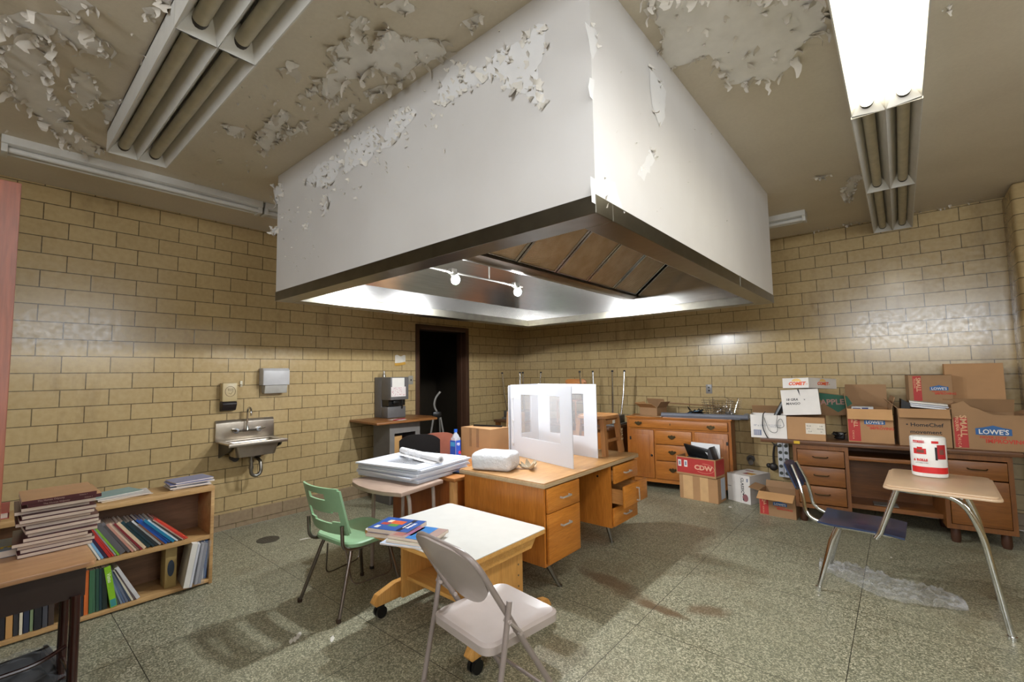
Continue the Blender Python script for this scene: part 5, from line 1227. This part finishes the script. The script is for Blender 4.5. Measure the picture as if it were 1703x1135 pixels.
m = MB(mat=M_BLACK).prism([(-.205, .325), (.14, .275), (.17, .24), (.12, .17), (-.15, .19)], 'y', .02, .07, b=.006); m.m(flat((206, 206, 206), .3)).prism([(.06, .255), (.14, .235), (.13, .215), (.09, .22)], 'y', .014, .02)
o = m.build('black_keyboard'); o.matrix_basis = E_; o['label'] = 'long black keyboard tilted in the red lettered carton'; o['category'] = 'keyboard'
m = MB(mat=flat((40, 40, 44), .4)).prism([(-.12, .20), (.1, .155), (.1, .13), (-.13, .165)], 'y', -.06, .0, b=.004); m.m(M_PAPER).prism([(.0, .178), (.1, .158), (.1, .142), (.0, .16)], 'y', -.064, -.06)
o = m.build('black_device'); o.matrix_basis = E_; o['label'] = 'black device with a white label at the front of the red lettered carton'; o['category'] = 'device'
m = MB(mat=flat((52, 50, 52), .4)).prism([(.14, .0), (.19, .0), (.20, .18), (.155, .33), (.135, .30)], 'y', -.09, .06, b=.004)
o = m.build('dark_panel'); o.matrix_basis = E_; o['label'] = 'dark panel standing upright at the right of the red lettered carton'; o['category'] = 'panel'
def mango(m, w, d, h):
    m.m(INK); F = plane((w*.28, -d/2-.0006, h*.55), (0, 0, -1), (1, 0, 0)); m.text('CLASSIC', .045, plane((w*.17, -d/2-.0006, h*.63), (0, 0, -1), (1, 0, 0)), bold=.001)
    m.box(w*.09, w*.095, -d/2-.0006, -d/2, .01, h-.02); m.m(flat((150, 96, 100), .6)); 
    for a in range(5): m.prism([(w*.28+.035*math.cos(q*.628+a)*(.4+.15*a)+.0, h*.20+.045*math.sin(q*.628+a)*(.4+.13*a)) for q in range(10)], 'y', -d/2-.0006-.0002*(5-a), -d/2) if a == 4 else None
    m.m(INK).prism([(w*.16, h*.12), (w*.22, h*.06), (w*.2, h*.2)], 'y', -d/2-.001, -d/2).prism([(w*.16, h*.32), (w*.24, h*.38), (w*.2, h*.26)], 'y', -d/2-.001, -d/2).box(-w*.49, -w*.33, -d/2-.0008, -d/2, h*.52, h*.535)
    m.m(GREYINK).box(w*.36, w*.42, -d/2-.0008, -d/2, h*.78, h*.9)
    m.m(flat((150, 80, 80), .6)).box(-w*.3, w*.05, d*.15, d*.25, h, h+.0006); m.m(flat((200, 150, 60), .6)).box(-w*.02, w*.40, -d*.28, -d*.02, h, h+.0006); m.m(flat((140, 60, 80), .6)).box(-w*.02, w*.16, -d*.28, -d*.10, h+.0006, h+.001)
carton('white produce carton with printed side standing on the floor', (3.70, -.36, 0), R(-21), .275, .37, .305, WCARD, deco=mango, lid=True)
def logo(m, F, s):
    """pentagon house logo with name, slogan under it"""
    m.m(BLUE); pts = [(-.085, -.024), (.085, -.024), (.085, .018), (.045, .026), (0, .040), (-.045, .026), (-.085, .018)]
    m.prism([(u*s, v*s) for u, v in pts], 'z', 0, .0006, M=F); m.m(M_PAPER).text("LOWE'S", .043*s, F@trs(0, -.004*s, .0009), bold=.0008*s, sx=.95)
    m.m(RIMAGE).text('NEVER STOP', .022*s, F@trs(-.004*s, -.040*s, .0004), bold=.0006*s); m.text('IMPROVING', .036*s, F@trs(.055*s, -.064*s, .0004), bold=.001*s)
def lowes(lx, lz, s=1.0, band=(.03, .20)):
    def f(m, w, d, h):
        m.m(RED).box(-w/2+band[0]*w, -w/2+band[1]*w, -d/2-.0006, -d/2, .01, h-.03)
        bx = -w/2+(band[0]+band[1])/2*w; m.m(flat((214, 170, 130), .6)).text('SMALL', .046*s, plane((bx+.012*s, -d/2-.001, h*.66), (0, 0, -1), (1, 0, 0)), bold=.001, sx=1.1); m.text('PEQUEÑA', .022*s, plane((bx-.018*s, -d/2-.001, h*.72), (0, 0, -1), (1, 0, 0)), bold=.0005); m.text('CHICA', .022*s, plane((bx-.012*s, -d/2-.001, h*.22), (0, 0, -1), (1, 0, 0)), bold=.0004, spacing=1.5)
        logo(m, FR(w, d, h, lx, lz), s)
    return f
carton("small open red-banded carton on the floor at the long desk's left foot", (4.075, -.73, 0), R(-2), .325, .27, .232, CARD2, flaps=(('front', 116, .12), ('left', 78, .10, CARD2), ('back', 30, .07, CARD2)), deco=lowes(.58, .55, .72, (.02, .26)))
# vanity light bars and pipes against the wall
for k, x in enumerate((3.982, 4.04)):
    o = thing('light_bar', ['white bar with five round sockets hanging on the back wall, left one', 'white bar with five round sockets hanging on the back wall, right one'][k], 'light bar', (x, -.06, .24), 0, 'light bars with round sockets')
    MB(mat=flat((206, 208, 214), .35)).box(-.027, .027, -.02, .02, 0, .40, b=.004).build('housing', o)
    for q in range(5): MB(mat=flat((70, 74, 66), .4)).cyl((0, -.0202, .045+.078*q), (0, -.026, .045+.078*q), .0185, seg=18).build('socket', o)
m = MB(mat=flat((46, 42, 40), .45)).tube(fillet([(0, 0, .0), (0, -.02, .18), (.02, -.03, .30), (.10, -.02, .31)], .04), .012); m.sphere((-.005, -.03, .04), .045, sy=.7); m.sphere((-.05, -.03, .05), .028)
solo(m, 'wall_valve', 'black pipe valve on the back wall left of the light bars', 'valve', (3.90, -.015, .30))

# ------------------------------------------------------------------ long brown desk by the back wall
da = R(6.5); db = thing('long_desk', 'long dark brown wooden desk covered with cartons along the back wall', 'desk', (4.24, -.887, 0), da)
DL, DD = 1.50, .60
m = MB(mat=BTOP).box(-.275, DL+.06, -.022, DD, .745, .78, b=.004); m.build('desktop', db)
def ped(x0, x1, z0):
    m = MB(mat=BROWN_Z); m.box(x0, x0+.03, 0, DD-.02, z0, .745); m.box(x1-.03, x1, 0, DD-.02, z0, .745); m.box(x0+.03, x1-.03, 0, DD-.02, z0, z0+.04); m.box(x0+.03, x1-.03, DD-.04, DD-.02, z0+.04, .745); m.box(x0+.03, x1-.03, 0, .02, .70, .745); m.build('pedestal', db)
ped(0, .44, .14); ped(1.08, DL, .12)
def ddraw(x0, x1, z0, z1):
    o = MB(mat=BROWN_X).box(x0, x1, -.012, .02, z0, z1, b=.005).build('drawer', db); xc, zc = (x0+x1)/2, (z0+z1)/2+.01
    m = MB(mat=BRASS).tube(fillet([(xc-.06, -.012, zc+.005), (xc-.05, -.03, zc), (xc+.05, -.03, zc), (xc+.06, -.012, zc+.005)], .02), .005, 6); m.build('handle', o)
for z0, z1 in ((.545, .695), (.365, .535), (.19, .355)): ddraw(.034, .406, z0, z1)
ddraw(1.114, DL-.034, .545, .69); o = MB(mat=BROWN_X).box(1.114, DL-.034, -.012, .02, .165, .535, b=.005).build('drawer', db)
m = MB(mat=BROWN_X); m.box(.44, 1.08, .0, .03, .625, .66, b=.003); m.box(.44, 1.08, .03, DD-.05, .625, .635); m.build('pencil_tray', db)
m = MB(mat=BROWN_X); m.box(.44, 1.08, DD-.05, DD-.03, .10, .745); m.build('modesty_panel', db)
m = MB(mat=BROWN_X).box(.44, 1.08, .12, .16, .16, .20); m.box(.44, 1.08, .16, DD-.05, .16, .172); m.build('foot_shelf', db)
for x in (.06, .38, 1.14, DL-.06):
    for y in (.06, DD-.1): MB(mat=flat((70, 40, 24), .45)).lathe([(.026, 0), (.034, .03), (.032, .09), (.028, .14)], (x, y, 0)).build('foot', db)
MB(mat=flat((206, 166, 30), .5)).box(.012, .062, -.024, -.0225, .747, .775).build('yellow_tape', db, label='piece of yellow tape on the corner')
DM = Matrix.Translation(db.location)@rotz(da)
def on_desk(x, y, z=.781): return DM@Vector((x, y, z))
def paperbox(m, w, d, h):
    m.m(GREYINK).text('10" x 13"CT', .024, FR(w, d, h, .27, .53)); m.text('WHITE MULTI-USE', .014, FR(w, d, h, .68, .56)); m.text('PAPER 8.5 x 11', .014, FR(w, d, h, .68, .49)); m.box(-w*.42, -w*.20, -d/2-.0008, -d/2, h*.10, h*.34)
    m.m(WCARD)
    for k in range(4): m.box(-w*.40+.011*k*w*4, -w*.39+.011*k*w*4, -d/2-.0012, -d/2-.0008, h*.13, h*.31)
carton('white open carton on the left end of the long desk', on_desk(-.205, .15), da+R(1), .32, .24, .232, WCARD, flaps=(('back', -35, .1, CARD2), ('right', 8, .11, CARD2)), deco=paperbox)
m = MB(mat=M_BLACK); m.tube([(-.06, 0, .02), (.10, .03, .33)], [.024, .030], 8); m.tube([(.10, .03, .33), (.13, .035, .34)], .02, 8); solo(m, 'black_lamp_arm', 'black padded arm sticking up out of the white open carton', 'lamp arm', on_desk(-.165, .17, .80), da)
cb_ = MB(mat=M_BLACK); cb_.tube(fillet([(-.02, -.02, .25), (-.03, -.135, .235), (-.04, -.14, .1), (.0, -.14, .0), (.05, -.13, -.06)], .05), .005, 6); cb_.tube([(.05, -.13, -.06), (.10, -.125, -.085)], .008, 8)
cb_.tube(fillet([(-.02, -.135, .2), (.02, -.14, .06), (.09, -.138, .05), (.10, -.138, .18), (.13, -.14, .2), (.16, -.139, .11), (.08, -.138, .10), (.10, -.138, .24)], .04, 4), .0022, 5)
solo(cb_, 'black_cable', 'black cable hanging out of the white carton over the desk edge', 'cable', on_desk(-.215, .15, .785), da)
def cobox(m, w, d, h):
    m.m(flat((216, 206, 190), .5)).box(w*.02, w*.5, -d/2-.0006, -d/2, h*.28, h*.74); m.box(w/2, w/2+.0006, -d/2, -d*.25, h*.28, h*.74); m.m(INK)
    for a, b_, s in ((.10, .62, 'BLUE'), (.40, .62, '5.00'), (.08, .50, 'QTY'), (.38, .50, 'MODEL'), (.12, .38, '12-A'), (.40, .38, '24')): m.text(s, .016, FR(w, d, h, .5+a, b_)@trs(0, 0, .0004))
carton('brown carton with a white shipping label on the long desk', on_desk(.115, .175), da-R(2), .33, .28, .222, CARD, deco=cobox, lid=True)
def hand(m, w, d, h):
    m.m(INK).text('18 GRA', .032, FR(w, d, h, .28, .60), bold=.0006, shear=.15); m.text('MANGO', .032, FR(w, d, h, .30, .44), bold=.0006, shear=.15); m.text('x', .03, FR(w, d, h, .62, .60)); m.prism([(-.045*w, h), (.0, h), (.02*w, h*.72)], 'y', -d/2-.001, -d/2)
carton('white carton with handwriting tilted on top of the labelled brown carton', on_desk(.095, .165, 1.021), da-R(1), .315, .27, .25, WCARD, deco=hand, lid=True, rot=(R(-2), R(-3.5), da-R(1)))
def comet(m, w, d, h):
    for F, s in ((FR(w, d, h, .55, .42), 1.0), (plane((w/2+.0006, 0, h*.45), (0, 1, 0), (0, 0, 1)), .95)):
        m.m(flat((226, 84, 34), .6)).text('COMET', .044*s, F, bold=.002, shear=.25, sx=1.15); m.m(flat((230, 150, 70), .6)).text('TM', .018*s, F@trs(.10*s, -.006, 0))
        m.m(flat((236, 196, 120), .6)).prism([(.05*s*math.cos(R(a)), .022*s+.03*s*math.sin(R(a))) for a in range(0, 181, 20)], 'z', -.0004, -.0001, M=F)
carton('white lid with orange lettering on top of the handwritten white carton', on_desk(.165, .245, 1.276), da-R(12), .27, .42, .10, WCARD, deco=comet, lid=True, rot=(R(-3), R(-2), da-R(33)))
m = MB(mat=CARD2).prism([(-.16, .0), (.20, .03), (.22, .12), (.17, .22), (-.14, .26)], 'y', 0, .005); m.m(flat((52, 112, 88), .6)).prism([(-.13, .25), (.16, .215), (.20, .14), (.08, .05), (-.02, .12)], 'y', -.0008, 0); m.m(flat((196, 150, 140), .6)).text('APPLE', .075, plane((.035, -.001, .15), (1, 0, .05), (0, 0, 1)), bold=.002)
solo(m, 'printed_cardboard', 'green printed cardboard sagging behind the white lid with orange lettering', 'cardboard', on_desk(.315, .40, .982), da-R(8))
m = MB(mat=M_BLACK); rnd = random.Random(21)
for k in range(4): m.tube(fillet([(rnd.uniform(-.06, .06), rnd.uniform(-.05, .05), rnd.uniform(.01, .07)) for q in range(6)], .03, 3), .006, 6)
m.box(-.03, .05, -.02, .03, 0, .07, b=.012); solo(m, 'black_adapter', 'black adapter and cable on the desk between two cartons', 'adapter', on_desk(.38, .25))
carton("red-banded carton with raised flaps in the middle of the long desk", on_desk(.625, .29), da-R(1), .335, .38, .31, CARD, flaps=(('front', 154, .105), ('back', 2, .22, CARD2), ('right', 14, .12, CARD2), ('left', 6, .13, CARD2)), deco=lowes(.60, .62, .9, (.01, .28)))
m = MB(mat=M_WHITE).box(0, .17, 0, .10, 0, .30, b=.003); m.m(flat((50, 70, 140), .5)).box(.01, .07, -.0006, 0, .265, .285).box(.08, .13, -.0006, 0, .265, .29); solo(m, 'white_package', 'white and blue package standing in the raised-flap carton', 'package', on_desk(.50, .30, .80), da)
def chef(m, w, d, h): m.m(INK).text('• HomeChef', .044, FR(w, d, h, .50, .57), bold=.0008, sx=1.1); m.text('movement', .044, FR(w, d, h, .52, .38), bold=.0006, sx=1.1)
carton('dull brown carton with black lettering holding white binders on the long desk', on_desk(.995, .20), da, .345, .27, .325, CARD2, flaps=(('front', 150, .088, CARD), ('left', 45, .1, CARD2), ('right', 60, .1, CARD2)), deco=chef)
m = MB(mat=M_BLACK).prism([(-.14, .0), (-.08, .0), (-.06, .36), (-.12, .40)], 'y', -.05, .07); solo(m, 'black_binder', 'black binder leaning in the black-lettered brown carton', 'binder', on_desk(.985, .22, .787), da)
for k in range(3):
    m = MB(mat=[M_WHITE, flat((206, 206, 212), .4), M_PAPER][k]).box(-.11, .145, -.09, .09, 0, .014, b=.003); solo(m, 'binder', ['white binder lowest of three on the black-lettered carton', 'white binder middle of three on the black-lettered carton', 'white binder topmost on the black-lettered carton'][k], 'binder', on_desk(1.035, .22+.005*k, 1.108+.018*k), rot=(0, R(6), da-R(3*k)), group='binders on the carton')
m = MB(mat=CARD2).prism([(-.20, 0), (.27, 0), (.27, .27), (.1, .265), (.02, .275), (-.06, .30), (-.12, .335), (-.19, .30)], 'y', 0, .005)
big2 = carton("large torn carton with blue house logo at the right end of the long desk", on_desk(1.405, .235), da, .46, .36, .29, CARD2, flaps=(('right', 70, .1, CARD2), ('back', -20, .12, CARD2)), deco=lowes(.53, .53, 1.25, (.02, .20)))
MB(mat=CARD2).prism([(-.228, .288), (-.228, .37), (-.15, .40), (-.11, .355), (-.06, .335), (0, .30), (.04, .288)], 'y', -.179, -.175).build('torn_flap', big2, smooth=False)
MB(mat=CARD2).prism([(-.14, 0), (.14, 0), (.13, .07), (-.14, .05)], 'z', 0, .004, M=plane((-.229, .0, .288), (0, 1, 0), (-.5, 0, .9))).build('torn_flap', big2, smooth=False)
m = MB(mat=CARD); m.box(-.19, .19, -.10, .0, 0, .72); solo(m, 'tall_carton', 'tall plain brown carton standing behind the torn one', 'cardboard box', on_desk(1.415, .545), da-R(3.5))
carton("red-banded carton standing high behind the white binders", on_desk(1.10, .475), da, .30, .20, .62, CARD2, deco=lambda m, w, d, h: (m.m(RED).box(-w/2+.03, -w/2+.09, -d/2-.0006, -d/2, h-.24, h-.01), m.m(flat((214, 170, 130), .6)).text('SMALL', .045, plane((-w/2+.068, -d/2-.001, h-.09), (0, 0, -1), (1, 0, 0)), bold=.001), m.text('PEQUEÑA', .02, plane((-w/2+.042, -d/2-.001, h-.08), (0, 0, -1), (1, 0, 0))), logo(m, FR(w, d, h, .70, .80), .75)), lid=True)
m = MB(mat=flat((120, 116, 110), .5)).box(0, .18, 0, .14, 0, .012); solo(m, 'grey_board', 'grey board lying on the low shelf of the long desk kneehole', 'board', on_desk(.62, .25, .173), da)

# ------------------------------------------------------------------ combination chair-desk on the right
BLUEP = flat((44, 56, 84), .25, var=.1)
cd = thing('chair_desk', 'chrome school chair-desk with navy seat and tan top', 'chair desk', (5.02, -2.15, 0), R(-2)); W = inv(cd)
TAND = flat((206, 176, 144), .3, var=.05)
m = MB(mat=TAND); pl = rrect(-.03, .455, -.30, .33, .035, 5)
m.prism(pl, 'z', .742, .752, b=.003); m.prism(rrect(-.045, .47, -.315, .345, .045, 5), 'z', .728, .742, b=.004); m.build('desktop', cd)
MB(mat=flat((150, 100, 60), .5)).box(.28, .36, .318, .326, .752, .7535).build('pencil_groove', cd)
m = MB(mat=M_CHROME); m.tube(fillet([(.0, -.24, .722), (.30, -.25, .722), (.375, -.262, .55), (.455, -.275, .012)], .10, 7), .0165, 12); m.build('leg', cd)
m = MB(mat=M_CHROME); m.tube(fillet([(.0, .24, .722), (.30, .25, .722), (.375, .262, .55), (.455, .275, .012)], .10, 7), .0165, 12); m.build('leg', cd)
m = MB(mat=M_CHROME); m.tube([(.02, -.245, .725), (-.075, -.25, .44), (-.10, -.25, .40)], .0165, 12); m.build('post', cd)
m = MB(mat=M_CHROME); m.tube([(.1, -.24, .716), (.1, .24, .716)], .012); m.tube([(.30, -.25, .716), (.30, .25, .716)], .012); m.build('crossbar', cd)
for sy in (-1, 1):
    m = MB(mat=M_CHROME); m.tube(fillet([(.0, sy*.14-.04, .412), (-.40, sy*.14-.04, .415), (-.485, sy*.135-.04, .46), (-.505, sy*.12-.04, .62), (-.57, sy*.08-.04, .78)], .08, 7), .0125, 10); m.build('seat_rail', cd)
    m = MB(mat=M_CHROME); m.tube([(-.30, sy*.18-.04, .415), (-.335, sy*.20-.04, .33), (-.42, sy*.235-.04, .012)], [.019, .019, .013], 12); m.cyl((-.42, sy*.235-.04, 0), (-.42, sy*.235-.04, .025), .017); m.build('leg', cd)
for sy in (-1, 1): MB(mat=M_CHROME).cyl((.455, sy*.275, 0), (.455, sy*.275, .02), .021).build('glide', cd)
m = MB(mat=BLUEP); m.grid(lambda u, v: (-.41+.45*u, -.235+.40*v, .437-.014*math.sin(math.pi*v)-.02*max(0, u-.82)*3+.012*max(0, .12-u)*4), 14, 12, th=.012); m.build('seat', cd)
m = MB(mat=BLUEP)
def bb(u, v):
    y = -.195+.31*u; s_ = 1-.35*abs(2*u-1)**3; z = .70+(-.095+.19*v)*s_; return (-.545+.0-(z-.62)*.42+.02*math.sin(math.pi*u)*-1+.022, y, z)
m.grid(bb, 14, 8, th=.010); m.build('backrest', cd)
tr = thing('towel_roll', 'shrink-wrapped pair of white kitchen towel rolls with red print on the chair-desk', 'paper towels', (5.20, -1.985, .7525), R(4)); tr.scale = (.93, .93, 1)
M_ROLL = flat((232, 230, 226), .35, var=.03)
m = MB(mat=M_ROLL); m.prism(rrect(-.098, .098, -.075, .075, .072, 6), 'z', 0, .262, b=.012); m.m(flat((206, 202, 196), .6)); m.cyl((-.03, 0, .262), (-.03, 0, .264), .022); m.build('rolls', tr)
m = MB(mat=flat((206, 40, 40), .4))
def rr(mm, x0, x1, z0, z1, d=.0008):
    n = 16; P = rrect(-.098-d, .098+d, -.075-d, .075+d, .072, 8); 
    mm.grid(lambda u, v: (x0+(x1-x0)*u, ysurf(x0+(x1-x0)*u)-d, z0+(z1-z0)*v), n, 1)
def ysurf(x):
    r = .072; xm = .098-r
    if abs(x) <= xm: return -.075
    q = min(r*.985, abs(x)-xm); return -.075+r-math.sqrt(r*r-q*q)
rr(m, -.094, .094, .028, .068); rr(m, -.083, -.025, .222, .238); rr(m, .012, .05, .222, .238); rr(m, -.082, -.018, .150, .186); rr(m, -.065, -.038, .186, .196)
m.m(INK); rr(m, .028, .040, .115, .198, .001); m.m(flat((176, 36, 44), .4)); rr(m, .040, .085, .122, .214, .001); m.m(flat((120, 70, 60), .5)); rr(m, -.068, -.03, .158, .178, .0012); rr(m, .052, .076, .152, .184, .0014)
m.m(flat((206, 40, 40), .4)).text('6 ROLLS', .020, plane((-.05, -.0765, .112), (1, -.10, 0), (0, 0, 1)), bold=.0012); m.m(INK).text('2-PLY PAPER TOWELS', .007, plane((-.045, -.0765, .093), (1, -.10, 0), (0, 0, 1))); m.m(M_WHITE).text('PAPER TOWELS', .011, plane((-.053, -.0768, .230), (1, -.10, 0), (0, 0, 1))); m.build('printed_wrap', tr, smooth=False)

# ------------------------------------------------------------------ floor litter
m = MB(mat=CRINKLE)
def film(u, v):
    x = .76*u; w_ = .40*(math.sin(math.pi*min(1, max(0, .06+.9*u)))**.6); y = -.22*u+(v-.5)*w_+.035*math.sin(9*u)
    p = Vector((u*9, v*4, .3)); z = .003+.05*abs(noise.noise(p*1.3))+.034*abs(noise.noise(p*3.1))+.016*abs(noise.noise(p*7))
    return (x, y+.02*noise.noise(p*2), z*(1 if .03 < v < .97 else .3))
m.grid(film, 90, 44); solo(m, 'plastic_film', 'crumpled clear plastic film on the floor under the chair-desk', 'plastic film', (4.545, -1.98, .001), R(3))
def scrap(label, x, y, L, w_, seed, n=1):
    m = MB(mat=M_PAPER); rnd = random.Random(seed)
    for k in range(n):
        a = rnd.uniform(0, 3.14); ox, oy = rnd.uniform(-1, 1)*L*.6*(n > 1), rnd.uniform(-1, 1)*L*.4*(n > 1); pts = []
        for i in range(8): b_ = a+6.283*i/8; r_ = rnd.uniform(.5, 1); pts.append((ox+L*r_*math.cos(b_)*.5, oy+w_*r_*math.sin(b_)*.5))
        m.prism(pts, 'z', .0006*k, .0006*k+.0012)
    solo(m, 'paper_scrap', label, 'paper scrap', (x, y, .0003), rnd.uniform(0, 3))
scrap('white torn scrap on the floor left of the green chair', .87, -4.13, .11, .04, 1); scrap('scattered white chips on the floor below the green chair', 2.40, -4.90, .07, .025, 2, 5); scrap('white chips on the floor before the folding chair', 2.58, -4.78, .06, .02, 3, 3)
scrap('white scrap on the floor before the striped carton', 3.58, -.78, .06, .03, 4, 2); scrap('small white scrap on the floor near the open drawer', 3.45, -1.15, .03, .02, 5); scrap('white chip on the floor by the striped carton', 3.34, -.93, .035, .02, 6); scrap('tiny white chip on the floor behind the film', 4.95, -1.45, .035, .02, 8); scrap('dark chip on the floor by the chair-desk foot', 4.60, -2.5, .02, .015, 9)
m = MB(mat=flat((70, 66, 56), .5)); m.lathe([(.095, 0), (.095, .002), (.09, .003)], seg=28)
for k in range(5): m.box(-.07, .07, -.05+.022*k, -.044+.022*k, .003, .004)
solo(m, 'floor_drain', 'round metal floor drain right of the bookcase', 'drain', (.62, -4.35, .0))
